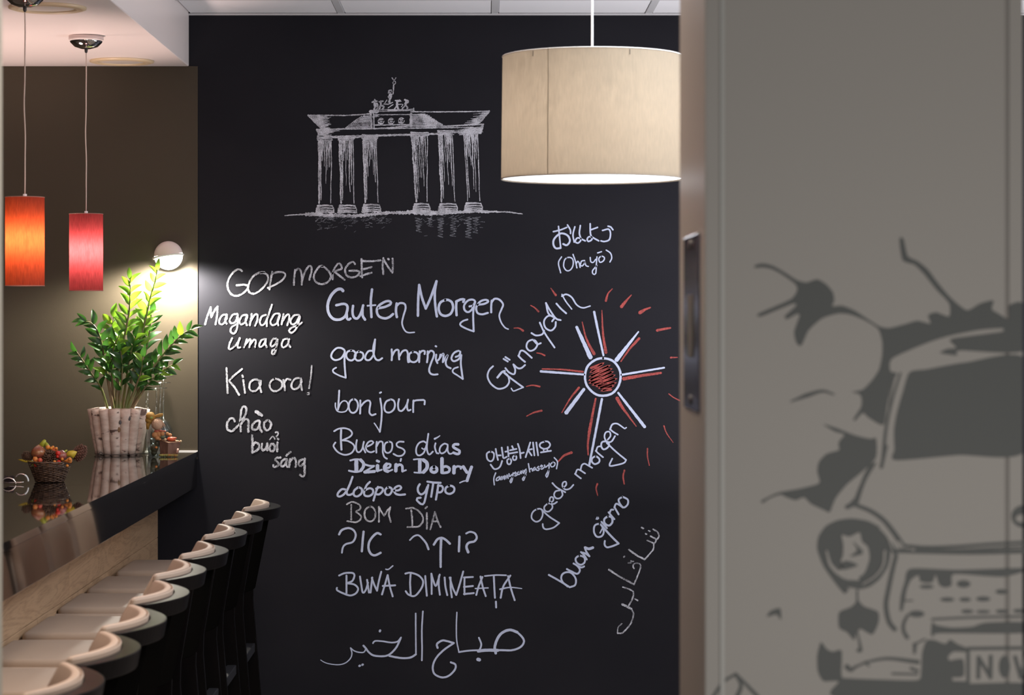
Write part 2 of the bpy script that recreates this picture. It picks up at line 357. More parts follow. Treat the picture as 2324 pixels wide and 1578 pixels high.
WRITING = [
 ('M_scratch', 0.22, "dry chalk capitals 'GOD MORGEN'", [('A', 4.3, "508 258 480 240 440 250 385 310 355 390 365 460 400 505 450 520 510 500 560 450 570 415 530 402 450 408|745 270 690 275 630 310 590 370 572 430 585 480 630 498 690 470 750 410 783 350 775 300 740 278 700 280|825 265 812 350 798 452|780 435 850 405 930 355 965 305 950 275 890 268 820 290|1055 405 1060 320 1068 245|1068 262 1100 232 1125 250 1140 320 1138 402|1140 370 1170 270 1215 205 1240 215 1240 260 1218 350|1360 205 1330 205 1285 260 1265 320 1285 370 1345 396 1410 375 1445 320 1425 265 1375 215 1345 210|1465 345 1470 260 1520 180 1545 185 1560 230 1500 255 1455 285|1490 270 1540 310 1590 350|1700 185 1680 160 1630 185 1595 240 1610 300 1660 325 1720 310 1748 270 1720 255 1640 255|1768 130 1770 230 1775 325|1765 150 1860 155 1970 145|1780 240 1875 215|1755 310 1875 275|1998 120 1990 200 1998 290|1998 130 2040 200 2095 275|2095 275 2100 200 2095 125|2048 128 2058 134")]),
 ('M_scratch', 0.2, "dry chalk lettering 'Magandang umaga'", [('A', 4.2, "118 820 145 730 178 640|178 640 180 700 185 745|185 745 215 680 250 632|250 632 245 730 228 820|345 715 300 725 268 780 275 815 310 815 345 760 350 720|350 720 330 780 345 815|460 710 410 720 378 780 400 810 440 790 465 720|465 715 462 800 450 880 420 918 388 895 400 850 450 820|560 720 510 730 480 790 500 820 540 800 565 740|565 725 545 780 560 830|610 710 600 780 590 830|600 790 640 720 670 720 668 780 645 835|760 720 715 740 695 800 720 830 755 800 782 730|825 612 795 700 770 780 770 840|900 705 850 715 808 790 830 830 880 800 910 715|905 715 885 780 890 830|945 710 935 770 925 820|935 790 975 725 1005 715 1005 770 985 830|1110 720 1060 725 1020 780 1035 820 1080 800 1115 730|1120 740 1090 840 1060 890 1025 910 1003 885 1040 850 1100 830 1140 800|405 965 375 1030 370 1078 400 1075 450 1030 485 965|485 965 465 1020 465 1065 490 1062|560 975 545 1020 530 1062|545 1030 590 975 600 985 585 1062|590 1040 635 980 655 985 645 1060|745 975 710 990 690 1045 710 1058 745 1020 760 975|760 980 755 1030 770 1062|870 970 830 980 810 1030 825 1055 865 1020 880 980|885 980 870 1060 850 1130 825 1130 830 1095 870 1075|985 970 945 985 925 1040 945 1065 990 1030 1005 975|1000 980 1000 1030 1018 1060")]),
 ('M_scratch', 0.2, "dry chalk lettering 'Kia ora!'", [('B', 4.4, "345 165 350 300 358 430|508 175 430 240 375 295|375 305 430 370 478 450|512 242 516 262|520 290 530 360 540 428|690 300 650 285 600 310 585 370 610 408 660 400 700 350 705 300|690 320 700 370 712 420|850 280 810 310 800 360 830 405 880 405 925 370 930 320 900 290 850 280|945 290 955 340 960 400|955 320 980 280 1020 290|1110 270 1060 285 1028 345 1050 388 1100 375 1135 310 1130 275|1130 290 1130 350 1142 398|@3.4 1243 140 1235 250 1215 380|1200 435 1215 428 1215 443 1200 440")]),
 ('M_scratch', 0.3, "thick dry chalk lettering 'chào buổi sáng'", [('B', 4.8, "430 730 420 700 380 700 350 760 355 810 400 832 440 800 460 780|470 770 520 700 555 620 540 575 510 580 495 650 490 740 495 835|495 760 540 705 575 720 575 780 575 840|690 720 650 730 618 770 620 810 660 815 690 770 695 735|695 730 695 790 715 840|780 715 745 740 740 790 770 825 805 800 815 750 790 718|@7 655 625 715 665|615 875 618 960 618 1060|618 990 650 950 685 975 680 1020 625 1055|720 965 715 1010 730 1035 760 1010 775 960|775 960 775 1035|820 965 800 1000 810 1040 845 1035 855 990 835 965|882 950 880 1045|885 910 890 918|@3 800 920 830 885 855 915|@3.4 860 845 885 840 890 860 870 890|915 1110 870 1115 860 1140 890 1165 895 1190 850 1210 838 1190|965 1125 930 1150 915 1190 940 1205 975 1165 980 1125|980 1130 975 1180 985 1210|975 1090 1020 1050|1015 1125 1010 1170 1005 1210|1010 1165 1045 1115 1075 1130 1075 1210|1150 1130 1115 1145 1105 1185 1130 1200 1160 1165 1170 1120|1170 1125 1170 1200 1165 1300 1140 1310 1120 1290")]),
 ('M_pen', 0.06, "large white chalk pen lettering 'Guten Morgen'", [('C', 5.6, "@7:5.6 272 188 250 168 200 180 145 240 112 330 120 420 165 480 225 492 280 470 310 420 318 350 280 325 200 340|310 420 315 480 335 492 350 480|378 345 372 410 385 465 420 480 450 445 472 390 485 340|478 380 480 450 505 492|578 172 565 300 572 465|@4 530 345 615 338|650 370 720 355 775 325 770 300 720 300 650 345 628 400 650 455 710 478 760 465 800 432|838 320 830 400 840 465|@5:3 835 350 870 318 920 325 932 370 910 450 895 530 920 600 960 628 1025 625|1075 125 1065 280 1062 450|1075 125 1105 260 1145 375|1145 375 1200 250 1258 85|1258 85 1240 200 1245 340 1262 458|1350 283 1300 310 1280 370 1300 430 1350 452 1405 430 1432 370 1420 310 1380 283 1350 285|1468 300 1465 370 1470 445|1465 300 1510 280 1550 278 1540 305|@4.6 1605 352 1650 340 1665 300 1640 280 1590 290 1550 340 1555 390 1590 412 1630 385 1650 330|@4.6 1660 310 1645 430 1650 615|@4 1650 615 1580 590 1515 555 1510 530 1540 505 1585 490|@4.6 1690 335 1760 325 1805 300 1780 282 1720 300 1678 360 1690 420 1740 435 1800 420|@4.6 1840 290 1835 350 1835 415|@5:3 1838 310 1870 272 1920 280 1960 330 1940 390 1920 450 1940 520 1980 575 2015 592")]),
 ('M_pen', 0.06, "white chalk pen lettering 'good morning'", [('C', 4.3, "285 810 250 790 200 795 155 845 150 890 190 918 250 900 285 850 290 820|290 820 288 950 300 1105|@3.6 300 1105 230 1080 170 1045 170 1015 200 998|360 815 320 830 305 870 325 910 365 922 400 890 405 850 385 822 355 818|440 825 405 850 395 890 420 922 460 918 485 885 480 845 440 828|580 820 540 825 510 870 510 910 550 918 590 870 600 820 610 700|610 700 590 800 600 870 620 910 650 920 685 898|785 805 788 870 785 920|788 880 820 820 855 812 860 860 865 912|865 880 900 825 940 815 955 850 955 900 960 940|960 940 975 935|1010 830 975 850 968 895 985 930 1025 940 1060 915 1068 870 1045 838 1005 832|1080 825 1078 880 1075 940|1078 850 1105 822 1135 825 1132 855|1165 825 1165 880 1158 942|1162 860 1195 820 1228 835 1228 880 1200 950 1180 1020 1195 1060 1230 1072 1270 1068|1255 860 1252 910 1268 950|1248 771 1256 775|1300 860 1290 900 1275 920|1280 915 1330 850 1325 940|1325 940 1375 865 1355 940 1370 985 1408 1005|1460 885 1495 870 1510 830 1490 820 1440 845 1415 900 1440 930 1490 910 1520 865|1520 865 1515 960 1535 1118|@3.6 1535 1118 1480 1080 1430 1045 1440 1010 1485 992")]),
 ('M_pen', 0.06, "white chalk pen lettering 'bonjour'", [('D', 4.1, "290 155 285 250 275 405|@3 240 320 240 370 265 425 320 440 380 425 408 370 395 310 355 290 310 320 275 405|480 268 430 300 415 370 435 430 475 450 520 420 538 350 520 290 480 268|568 285 568 370 565 460|570 370 620 310 670 285 700 310 690 400 690 450 720 480 770 465|830 260 850 400 845 550 825 700|@2.8 825 700 790 640 752 585|826 186 842 178|960 275 910 300 885 370 900 430 950 445 1005 410 1025 350 1010 290 970 270|1078 268 1065 340 1075 410 1110 425 1150 390 1185 330 1198 275|1185 320 1185 380 1200 420 1230 408|1270 285 1265 360 1265 440|1265 300 1300 285 1400 280 1418 290 1415 338")]),
 ('M_pen', 0.06, "white chalk pen lettering 'Buenos días'", [('D', 3.8, "@4.6 315 675 312 800 320 935|222 692 280 660 360 652 430 675 460 720 430 765 330 812|330 812 400 820 470 860 492 910 460 970 400 1000 340 1000 270 965 225 910 215 880 240 840|522 808 512 880 520 950 550 970 590 930 615 830|615 830 605 900 635 972|655 895 710 870 740 840 715 820 670 840 640 900 660 950 710 970 750 955|785 830 778 900 780 975|785 890 820 830 860 835 865 900 865 970 885 1030 920 1055|940 830 900 850 885 900 895 960 935 978 975 950 990 890 980 840 940 828|1140 832 1080 830 1045 860 1060 895 1130 925 1155 965 1120 1010 1060 1018 1005 990|1440 850 1400 825 1340 850 1305 920 1310 990 1345 1012 1400 980 1430 910 1450 830 1465 725|1455 800 1445 900 1455 970 1480 1000 1525 960|@3 1380 915 1400 930 1425 915|1560 850 1550 900 1575 980 1600 985|@4.5:2 1548 792 1590 770 1618 750|1720 870 1680 855 1630 890 1612 950 1640 985 1690 960 1720 900|1720 880 1720 950 1745 990 1775 985|@6 1860 865 1810 865 1790 895 1830 925 1875 950 1870 985 1840 992 1795 975")]),
 ('M_pen', 0.06, "bold white chalk pen lettering 'Dzień Dobry'", [('D', 4, "@9 515 1082 515 1212|@4 435 1078 500 1062 570 1065|@7 570 1068 608 1110 608 1160 575 1210|@4.5 575 1215 520 1228 460 1222 418 1212|@4.5 630 1130 690 1148 750 1150|@4 745 1155 640 1215|@7 625 1230 680 1228 755 1222|@8 795 1145 795 1210|@4 800 1215 850 1200|@6 788 1082 812 1092|@5 885 1175 950 1170 965 1130 920 1120|@8 915 1125 888 1160 895 1205 930 1220|@4 930 1225 990 1200|@8 1040 1132 1036 1215|@6 1045 1155 1085 1132 1120 1150 1125 1220|@4 1125 1222 1170 1205|@4 1105 1055 1098 1085|@8 1352 1075 1352 1230|@3.5 1272 1065 1340 1058 1400 1062|@8 1400 1070 1445 1110 1445 1180 1400 1232|@3.5 1400 1238 1340 1240 1280 1235|@7 1540 1162 1502 1185 1502 1218 1540 1236 1575 1215 1575 1180 1540 1162|@8 1645 1052 1645 1235|@6 1650 1170 1700 1155 1745 1185 1735 1225 1690 1240 1640 1240|@8 1805 1158 1802 1242|@5 1810 1180 1850 1155 1900 1165|@5 1895 1165 1893 1185|@7 1925 1158 1950 1200 1975 1235|@7 2035 1162 2005 1250 1975 1345|@3 1975 1345 1930 1350 1880 1372")]),
 ('M_pen', 0.06, "white chalk pen Cyrillic lettering 'доброе утро'", [('E', 4.8, "372 105 345 180 310 260|300 240 260 235 220 275 215 305 240 312 280 290 310 250|310 260 315 290 345 295 385 275|430 215 390 250 385 295 420 312 465 280 470 235 440 215|555 158 520 195 495 260 500 300 545 308 585 280 585 240 550 225 505 245|640 210 620 260 592 355|620 230 660 215 690 230 685 260 650 290 615 285|745 215 715 245 720 285 755 295 785 260 780 225 745 215|810 250 860 245 885 220 865 200 825 215 808 250 830 285 875 295 925 290|1080 182 1060 220 1065 265 1095 290 1135 265 1160 210|1170 190 1150 280 1125 380 1095 392 1048 350 1055 330 1090 325|1160 155 1230 165 1300 168|1222 170 1212 240 1200 315|1275 190 1265 260 1250 345|1270 200 1310 200 1325 230 1305 265 1270 268|1390 198 1355 220 1352 265 1390 285 1435 265 1445 225 1420 202 1385 198")]),
 ('M_scratch', 0.25, "thin dry chalk capitals 'BOM DIA'", [('E', 3.8, "358 400 358 555|312 395 360 370 420 385 455 415 450 445 410 470|410 475 455 510 460 545 420 580 370 580 315 572|555 420 510 450 498 510 520 560 570 575 605 540 612 480 590 430 555 420|650 420 650 580|650 425 675 470 705 515|705 515 735 465 770 425|770 425 755 500 775 580|990 455 1000 550 1000 630|935 440 1000 432 1060 460 1110 520 1110 580 1070 625 1010 632 950 635|1155 485 1155 655|1140 437 1157 420|1240 475 1215 570 1190 660|1240 475 1265 560 1300 635|1210 575 1275 572")]),
 ('M_pen', 0.06, "white chalk pen Hebrew-like signs with an upward arrow", [('E', 5.2, "@5:4 230 712 260 665 330 645 385 670 405 725 375 790 300 815 270 850 260 905|488 682 478 790 470 890|668 712 630 698 580 740 545 800 542 870 570 920 610 932 668 905|@3.4:5 975 772 1020 730 1070 722 1120 770 1150 810 1172 868|1228 820 1265 765 1310 748 1355 770 1398 810|@6:5 1305 765 1300 900 1300 1055|1498 735 1495 820 1492 890|@4:6 1568 702 1610 685 1660 700 1680 745 1655 785 1595 800 1572 840 1590 900")]),
 ('M_pen', 0.06, "white chalk pen capitals 'BUNĂ DIMINEAȚA'", [('E', 4.2, "308 1145 308 1330|230 1145 290 1120 370 1118 392 1145 370 1200 315 1225|325 1228 390 1240 430 1280 410 1330 350 1355 280 1335 210 1300 208 1275|450 1155 465 1250 480 1325 510 1300 535 1220|525 1190 535 1260 545 1325|580 1165 570 1250 562 1325|575 1170 600 1240 630 1305|630 1305 650 1200 675 1105|742 1140 710 1250 682 1345|742 1140 765 1260 795 1365|690 1255 822 1248|@3 722 1078 750 1080 797 1042|985 1120 978 1220 985 1350|928 1125 980 1115 1060 1140 1110 1190 1110 1250 1070 1320 1020 1362 960 1345 932 1310|1138 1150 1145 1250 1155 1358|1202 1125 1205 1230 1205 1340|1202 1125 1220 1190 1248 1255 1275 1190 1290 1135|1282 1150 1280 1250 1292 1348|1342 1165 1350 1260 1370 1352|1405 1165 1405 1270 1418 1375|1395 1165 1430 1280 1465 1350|1465 1350 1500 1240 1538 1102|1552 1165 1550 1250 1552 1345|1545 1165 1640 1160|1545 1265 1640 1255|1545 1340 1650 1330|1740 1160 1700 1260 1675 1350|1720 1155 1745 1270 1775 1362|@3 1665 1282 1800 1275|@3.4 1765 1150 1880 1140 1990 1142|1860 1150 1865 1260 1872 1380|1882 1420 1885 1482|2035 1145 1960 1260 1932 1380|2010 1150 2040 1280 2080 1405|@4:2 1925 1290 2030 1270 2155 1282")]),
 ('M_pen', 0.06, "large white chalk pen Arabic lettering along the bottom", [('F', 4.4, "@6 1830 530 1820 470 1850 380 1900 325 1970 302 2040 325|@4.6 2040 325 2090 375 2105 420 2070 470 1990 500 1900 500 1800 498|@7 1660 508 1740 500 1850 502|@4 1470 518 1560 505 1660 500|@4 1665 378 1688 440 1675 490 1655 515|@8 1655 590 1670 594|@3 1450 130 1445 260 1448 400 1470 520|@4.6 1262 478 1255 440 1300 408 1340 408 1420 430|1420 430 1320 500 1245 580 1215 660 1230 730 1300 765 1370 750 1430 690 1435 640 1390 618|@3.6 1118 120 1108 300 1110 480 1108 600|@3.4 1048 140 1048 300 1050 480 1050 540|@4.6 1050 540 1000 570 930 578 860 570 790 555|@3.6 630 432 650 410 720 412 810 425 870 415 905 375|900 385 860 470 800 535 740 558 640 552 590 520 560 480 537 455|@3 560 490 540 520 490 520 445 505 412 478|@3:2 412 478 425 530 410 580 360 625 290 642 200 632 150 615 120 595|@5 701 306 697 316|@5 497 654 504 651|@5 526 643 532 640")]),
 ('M_pen', 0.06, "white chalk pen Japanese characters", [('G', 3.6, "630 165 690 150 740 130|672 122 680 200 690 298|@4.4 690 298 650 300 630 265 640 220 690 180 745 195 765 240 740 275 710 265|745 110 768 150 770 180|805 125 790 190 800 250|850 115 842 180 855 230 830 258 808 245 830 215 890 240|930 100 932 180 945 225 915 245 905 225 930 205 1000 240|935 150 990 130|1030 155 1080 145 1095 180 1085 230 1045 245 1018 240|1075 120 1098 128 1115 150")]),
 ('M_pen', 0.06, "white chalk pen '(Ohayō)' below the Japanese characters", [('G', 3.0, "697 370 672 420 690 500|740 378 720 400 715 450 740 483 770 475 790 440 790 395 770 376 740 378|790 350 808 400 822 460|815 430 828 405 840 420 848 456|885 400 860 405 850 440 865 445 885 420 885 405 895 440 915 448|930 375 935 410 955 415 975 390|985 370 980 430 975 505 955 510 948 485 985 440|1020 365 1000 385 1010 415 1040 400 1045 375 1020 365|990 338 1022 328|1060 315 1095 340 1105 380 1090 412")]),
 ('M_pen', 0.06, "white chalk pen 'Günaydın' written slanting up towards the sun", [('G', 4.0, "140 1260 110 1290 95 1340 120 1400 180 1443 240 1430 270 1390 262 1340 230 1310|@5 175 1352 210 1310 235 1300|230 1315 300 1370 385 1432|@3 385 1432 340 1450 305 1462 288 1440|240 1275 270 1310 310 1325 320 1290 305 1245|305 1245 340 1275 370 1275 400 1250|225 1200 260 1222|240 1185 275 1208|345 1175 375 1205 400 1225|350 1170 365 1135 395 1140 455 1192|470 1045 425 1060 412 1105 440 1135 480 1120 500 1080 470 1045|470 1050 500 1080 528 1072|452 990 490 1010 540 1000 555 970|520 905 560 990 640 1108|620 895 640 860 590 850 555 890 565 945 610 970 645 940 650 900|570 745 600 800 650 870 690 885|570 745 590 830 640 865|655 750 690 790 735 830|@3 700 675 730 730 780 795|@4:3 700 690 735 675 780 700 820 760 870 785 930 770")]),
 ('M_pen', 0.06, "small white chalk pen Korean characters", [('H', 3.8, "160 600 120 620 125 680 160 705 190 680 195 620 160 600|215 570 225 630 240 690|228 640 270 640|160 740 190 780 215 790 260 765 285 700|280 555 290 620 300 670 335 655|345 548 350 600 355 650|320 600 350 595|365 675 340 690 345 730 370 735 385 700 370 675|392 540 405 565|370 585 440 570|365 620 450 605|425 640 400 660 410 690 435 685 440 655 425 640|455 515 475 580 485 670|480 620 520 610|590 500 565 580 540 660|570 590 605 640|578 578 608 572|620 500 635 640|655 500 675 640|745 490 700 510 695 545 740 570 790 555 805 520 780 490 745 488|@3 735 580 735 600|@3 775 570 775 595|705 608 815 590")]),
 ('M_pen', 0.06, "tiny white chalk pen '(annyeonghaseyo)'", [('H', 3.0, "215 830 195 890 200 960|255 870 225 890 222 915 250 905 262 875|262 880 270 905|280 870 285 905 300 865 310 900|315 860 325 895 340 850 350 890|360 840 365 870 395 845|405 830 395 900 380 940 370 920 400 870|415 850 440 835 430 820 412 845 425 865 450 850|470 815 450 835 465 850 485 830 470 815|490 810 495 840 512 800 520 835|545 790 525 810 535 825 550 800 530 880 515 915 505 895 545 850|570 730 585 820|585 790 605 780 615 810|640 770 620 790 630 805 650 780 655 800|680 760 665 775 690 785 675 805 660 800|700 775 725 755 712 745 698 770 715 790 740 770|745 745 755 770 785 745|795 725 790 820 770 880 758 860 795 790|835 715 810 735 820 765 850 755 860 725 835 712|850 665 885 710 875 785")]),
 ('M_pen', 0.06, "white chalk pen 'goede morgen' slanting up below the sun", [('H', 3.6, "660 1225 615 1260 605 1320 650 1360 700 1340 725 1280 710 1225 660 1225|710 1225 790 1300 905 1375|905 1375 840 1425 760 1442 730 1420 725 1385|780 1165 742 1200 750 1240 790 1250 830 1210 820 1170 780 1165|805 1155 840 1130 835 1095 810 1095 800 1130 820 1165 850 1165 880 1145|910 1020 865 1030 848 1070 870 1105 910 1105 940 1070 930 1025|830 940 880 990 970 1040|950 990 980 960 975 925 945 935 940 975 970 1010 1020 1000 1058 960|1075 840 1105 865 1140 890|1080 840 1100 795 1130 800 1185 835|1135 800 1150 745 1180 730 1210 745 1262 775|@4 1300 650 1260 675 1260 710 1290 735 1335 715 1340 680 1300 650|1300 590 1330 620 1380 660|1305 595 1320 550 1355 540|@4 1420 490 1370 495 1360 540 1385 575 1430 555 1445 520 1420 490|1420 505 1520 600 1630 690|1630 690 1600 725 1470 755 1450 740 1480 675|1430 470 1460 430 1450 385 1410 390 1395 440 1420 490 1470 490 1510 430|1455 355 1490 385 1540 415|@4:3 1455 360 1480 305 1530 295 1580 325 1615 350 1632 338")]),
 ('M_pen', 0.06, "white chalk pen 'buon giorno' slanting up at the lower right", [('I', 4.2, "272 935 370 990 470 1052|470 1052 520 1030 525 970 480 915 420 915 390 950 400 1000 450 1045|442 880 480 900 540 925 565 890 540 850 505 828|540 850 580 865 605 855|560 755 525 780 535 820 575 840 610 815 605 770 560 755|575 720 605 750 630 790|580 725 610 730 655 760|655 760 625 715 610 675|@6 615 678 650 690 688 678|750 455 705 470 698 530 725 575 770 570 790 530 775 480 750 455|@3 755 540 775 500|@4.6 770 470 850 560 930 640|930 640 870 665 820 675 798 650 800 615|768 435 820 495|@3 735 385 718 410 740 405 735 385|@4.6 830 385 795 410 800 450 840 470 870 440 865 395 830 385|835 345 860 375 890 410|845 350 860 320 880 320|890 295 930 365|890 300 905 265 935 275 970 300|965 200 930 225 945 270 980 300 1015 270 1015 225 965 198")]),
 ('M_scratch', 0.25, "thin dotted dry chalk Persian lettering running down the right", [('I', 3.3, "1255 505 1295 530 1310 570 1290 600 1270 590 1230 570|1285 600 1270 635 1235 625 1200 610|1260 640 1258 690 1220 740 1175 790|@4 1175 790 1100 750 1025 695|1145 488 1165 498|1213 518 1225 524|1184 546 1193 552|978 768 988 760|1045 805 1070 808|1020 825 1045 820|1075 875 1065 850 1085 825 1125 830 1138 860 1110 940 1075 1025|@4 1075 1025 1010 990 920 940 838 885|970 1050 1040 1075 1070 1100 1060 1160 1025 1225|1085 1162 1110 1178|@5 965 1212 1050 1255|1050 1255 1070 1310 1045 1390 1000 1450 960 1485 920 1485|@2.6 920 1485 925 1430 960 1395")]),
]

def draw_gate(wall):
    r = random.Random(11)
    g = strokes_obj('chalk_gate_drawing', 'white chalk drawing of a columned city gate with horses on top',
        [('L', 2.6, "845 738 950 738 1100 738 1240 728|1500 715 1700 716 2000 712|@4.5:3 845 738 930 825|@5 2000 712 1930 792|@3 900 828 1080 825 1300 822 1500 806 1700 808 1965 795|@4 905 872 1080 880 1290 868|@3.6 1290 868 1600 860 1800 845 1945 848|@4 900 828 915 872|@6 1958 800 1945 850|@4 1245 728 1250 815|@3 1262 728 1265 815|@6 1502 728 1502 808|@6 1240 714 1290 712|@2.4 1300 712 1520 706|@2 1265 735 1500 733|1262 800 1500 798|1130 825 1900 815"),
         ('J', 3, "@3:2.2 2000 250 1995 330 1990 420|@2 1970 130 2005 180 2040 130|@2.2 2005 195 1980 220 2000 250 2035 225 2025 195|@1.6 1905 410 1910 360 1960 345 1970 380 1925 400 1915 375 1955 360|@9 1945 440 1935 480|@5 1935 500 1925 570|@2.4 1820 600 1900 605 1980 572|@6 1660 590 1670 640|@4 1670 640 1650 700|@3.4 1615 570 1660 545 1700 550|@3 1660 520 1680 560|@4 1700 590 1715 640 1700 690|@4 1770 550 1770 620 1740 690|@3 1740 560 1810 550|@4 1770 620 1830 650 1800 690|@2 1830 600 1880 530|@2 1900 670 1990 610|@5 2060 560 2060 625|@3 2060 620 2015 690|@4 2060 620 2085 695|@3 2030 540 2080 550 2135 550 2100 530|@7 1590 745 1700 742|@1.6 1640 705 1900 700 2200 705"),
         ('K', 3, "@5 300 520 290 570|@3 290 570 240 635|@3.4 290 570 325 610 320 640|@4 280 485 335 500 330 530|@2 150 490 200 500|@2 0 655 200 650 430 640|@3 430 625 428 665|@2 180 560 250 560 225 600")],
        M_mid, wall, jit=0.35)
    items = []
    cols = [(912, 992, 915, 990, 900, 1300), (1045, 1130, 1055, 1135, 900, 1300), (1195, 1280, 1210, 1290, 890, 1295),
            (1508, 1605, 1535, 1605, 875, 1290), (1680, 1765, 1698, 1780, 865, 1290), (1838, 1928, 1865, 1940, 860, 1285)]
    for ci, (a, b, c, d, y0, y1) in enumerate(cols):
        s = []
        for k in range(8):
            t = k / 7
            full = k in (0, 7)
            end = 1.0 if full else r.uniform(0.30, 0.88)
            if k == 1: end = 0.95
            x0 = a + (b - a) * t; x1 = c + (d - c) * t
            w = (4.6 if k <= 1 and ci < 5 else 2.2 if full else r.uniform(2.0, 4.0))
            pts = []
            for j in range(7):
                u = j / 6 * end
                pts.append(f"{x0 + (x1 - x0) * u + r.uniform(-2.2, 2.2):.0f} {y0 + (y1 - y0) * u:.0f}")
            s.append(f"@{w:.1f}:{w * (0.8 if full else 0.35):.1f} " + " ".join(pts))
        for k in range(6):      # blurred shading at the top of the shaft
            x0 = a + (b - a) * r.random(); s.append(f"@4.5:2 {x0:.0f} {y0} {x0 + r.uniform(-3, 3):.0f} {y0 + r.uniform(30, 70):.0f}")
        for k in range(4):      # capital
            yy = y0 - 28 + k * 8
            s.append(f"@{r.uniform(2, 3.6):.1f} {a - 8 + r.uniform(-4, 4):.0f} {yy:.0f} {(a + b) / 2:.0f} {yy + r.uniform(-3, 4):.0f} {b + 6 + r.uniform(-4, 4):.0f} {yy + r.uniform(-4, 3):.0f}")
        e = 10
        for k, (gx, yy) in enumerate(((8, 18), (14, 34), (16, 48), (18, 60))):   # stepped base
            s.append(f"@{3.6 if k in (0, 3) else 2.6} {c - gx:.0f} {y1 + yy:.0f} {(c + d) / 2:.0f} {y1 + yy - 4:.0f} {d + gx:.0f} {y1 + yy:.0f}")
            s.append(f"@6:2 {c - gx:.0f} {y1 + yy:.0f} {(c + d) / 2:.0f} {y1 + yy - 3:.0f}")
        s.append(f"@2.4 {d + 10:.0f} {y1 + 22:.0f} {d + 18:.0f} {y1 + 40:.0f} {d + 16:.0f} {y1 + 62:.0f}|@2.6 {c - 10:.0f} {y1 + 22:.0f} {c - 18:.0f} {y1 + 40:.0f} {c - 16:.0f} {y1 + 62:.0f}")
        items.append(('L', 3, "|".join(s)))
    o = strokes_obj('chalk_columns', None, items, M_mid, g, jit=0.3); o['label'] = 'six chalk columns with fluting, capitals and stepped bases'
    s = []
    for k in range(26):         # hatched left end of the attic
        y = 744 + k * 3.1; x0 = 850 + (y - 740) * 0.98; x1 = 990 - abs(r.gauss(0, 22)) - (8 if k % 5 == 2 else 0)
        s.append(f"@{r.uniform(1.6, 3.4):.1f}:{r.uniform(.8, 2):.1f} {x0:.0f} {y:.0f} {(x0 + x1) / 2:.0f} {y + r.uniform(-1, 4):.0f} {x1:.0f} {y - r.uniform(2, 8):.0f}")
    for k in range(15):         # hatched right end
        y = 720 + k * 5; x1 = 1990 - (y - 714) * 0.9; x0 = x1 - r.uniform(25, 85)
        s.append(f"@.8:{r.uniform(1.4, 2.6):.1f} {x0:.0f} {y + 5:.0f} {x1:.0f} {y:.0f}")
    for k in range(11):         # stepped attic left
        y = 740 + k * 7.4; x0 = 1195 - 112 * (k / 10) ** 0.8
        s.append(f"@{r.uniform(1.1, 2.2):.1f} {x0:.0f} {y + 4:.0f} {(x0 + 1250) / 2:.0f} {y + 2:.0f} 1250 {y - 1:.0f}")
        s.append(f"@1.6 {x0:.0f} {y + 4:.0f} {x0 + 10:.0f} {y - 4:.0f}")
    for k in range(9):
        x = 1110 + k * 16; s.append(f"@.9 {x:.0f} {812 - k * 6:.0f} {x + 22:.0f} {780 - k * 4.5:.0f} {x + 60:.0f} {762 - k * 2:.0f}")
    for k in range(12):         # stepped attic right
        y = 732 + k * 7; x1 = 1590 + 120 * (k / 11) ** 0.85
        s.append(f"@{r.uniform(1.2, 1.8):.1f} 1508 {y:.0f} {(x1 + 1508) / 2:.0f} {y + 1:.0f} {x1 - 30:.0f} {y:.0f}")
        s.append(f"@2:3.6 {1508 + (x1 - 1508) * .45:.0f} {y:.0f} {x1:.0f} {y + r.uniform(-4, 1):.0f}")
    for k in range(22):         # shading of the entablature ends
        y = 830 + k * 1.9; s.append(f"@{r.uniform(1.6, 3):.1f}:.8 {905 + k * .5:.0f} {y:.0f} {960:.0f} {y + 2:.0f} {1000 + r.uniform(-30, 60) - k * 2:.0f} {y - 3:.0f}")
        s.append(f"@.8:{r.uniform(2, 3.6):.1f} {1800 + r.uniform(-30, 40) + k * 2:.0f} {y + 4 - k * .3:.0f} {1880:.0f} {y - 8:.0f} {1955 - k * .5:.0f} {y - 18:.0f}")
    for k in range(30):
        x = 930 + k * 34; s.append(f"@1.2 {x:.0f} {878 - (x - 930) * .03:.0f} {x + 22:.0f} {872 - (x - 930) * .03:.0f} {x + 45:.0f} {874 - (x - 930) * .03:.0f}")
    for cx, cy in ((1310, 775), (1375, 775), (1440, 772)):
        s.append("@1.6 " + " ".join(f"{cx + 19 * cos(t * .8):.0f} {cy + 19 * sin(t * .8):.0f}" for t in range(8)))
        s.append(f"@3.4 {cx - 16} {cy + 12} {cx + 6} {cy + 14}|@2.6 {cx - 14} {cy - 8} {cx + 8} {cy - 10}|@2 {cx - 8} {cy + 3} {cx + 8} {cy + 1}")
    for k in range(14):
        s.append(f"@1 {1268 + r.uniform(0, 10):.0f} {738 + k * 5:.0f} {1285 + r.uniform(0, 14):.0f} {736 + k * 5:.0f}") if k in (0, 1, 12, 13) else None
    o = strokes_obj('chalk_shading', None, [('L', 2, "|".join(s))], M_mid, g, jit=0.3)
    s = ["@2:5 695 1379 830 1371 930 1374", "@7 830 1371 1000 1376 1150 1382 1250 1372 1350 1362", "@6:8 1350 1362 1500 1360 1600 1366 1700 1362", "@7:5 1480 1354 1700 1360 1900 1354 2000 1356"]
    o = strokes_obj('chalk_ground_line', None, [('L', 3, "|".join(s)), ('R', 3, "@5:2 1900 725 2050 725 2150 728 2265 745|@5 1220 722 1500 742 1540 750|@3 1540 745 1750 730 1910 722|@4 340 755 600 765 790 758")], M_mid, g, jit=0.5)
    s = []
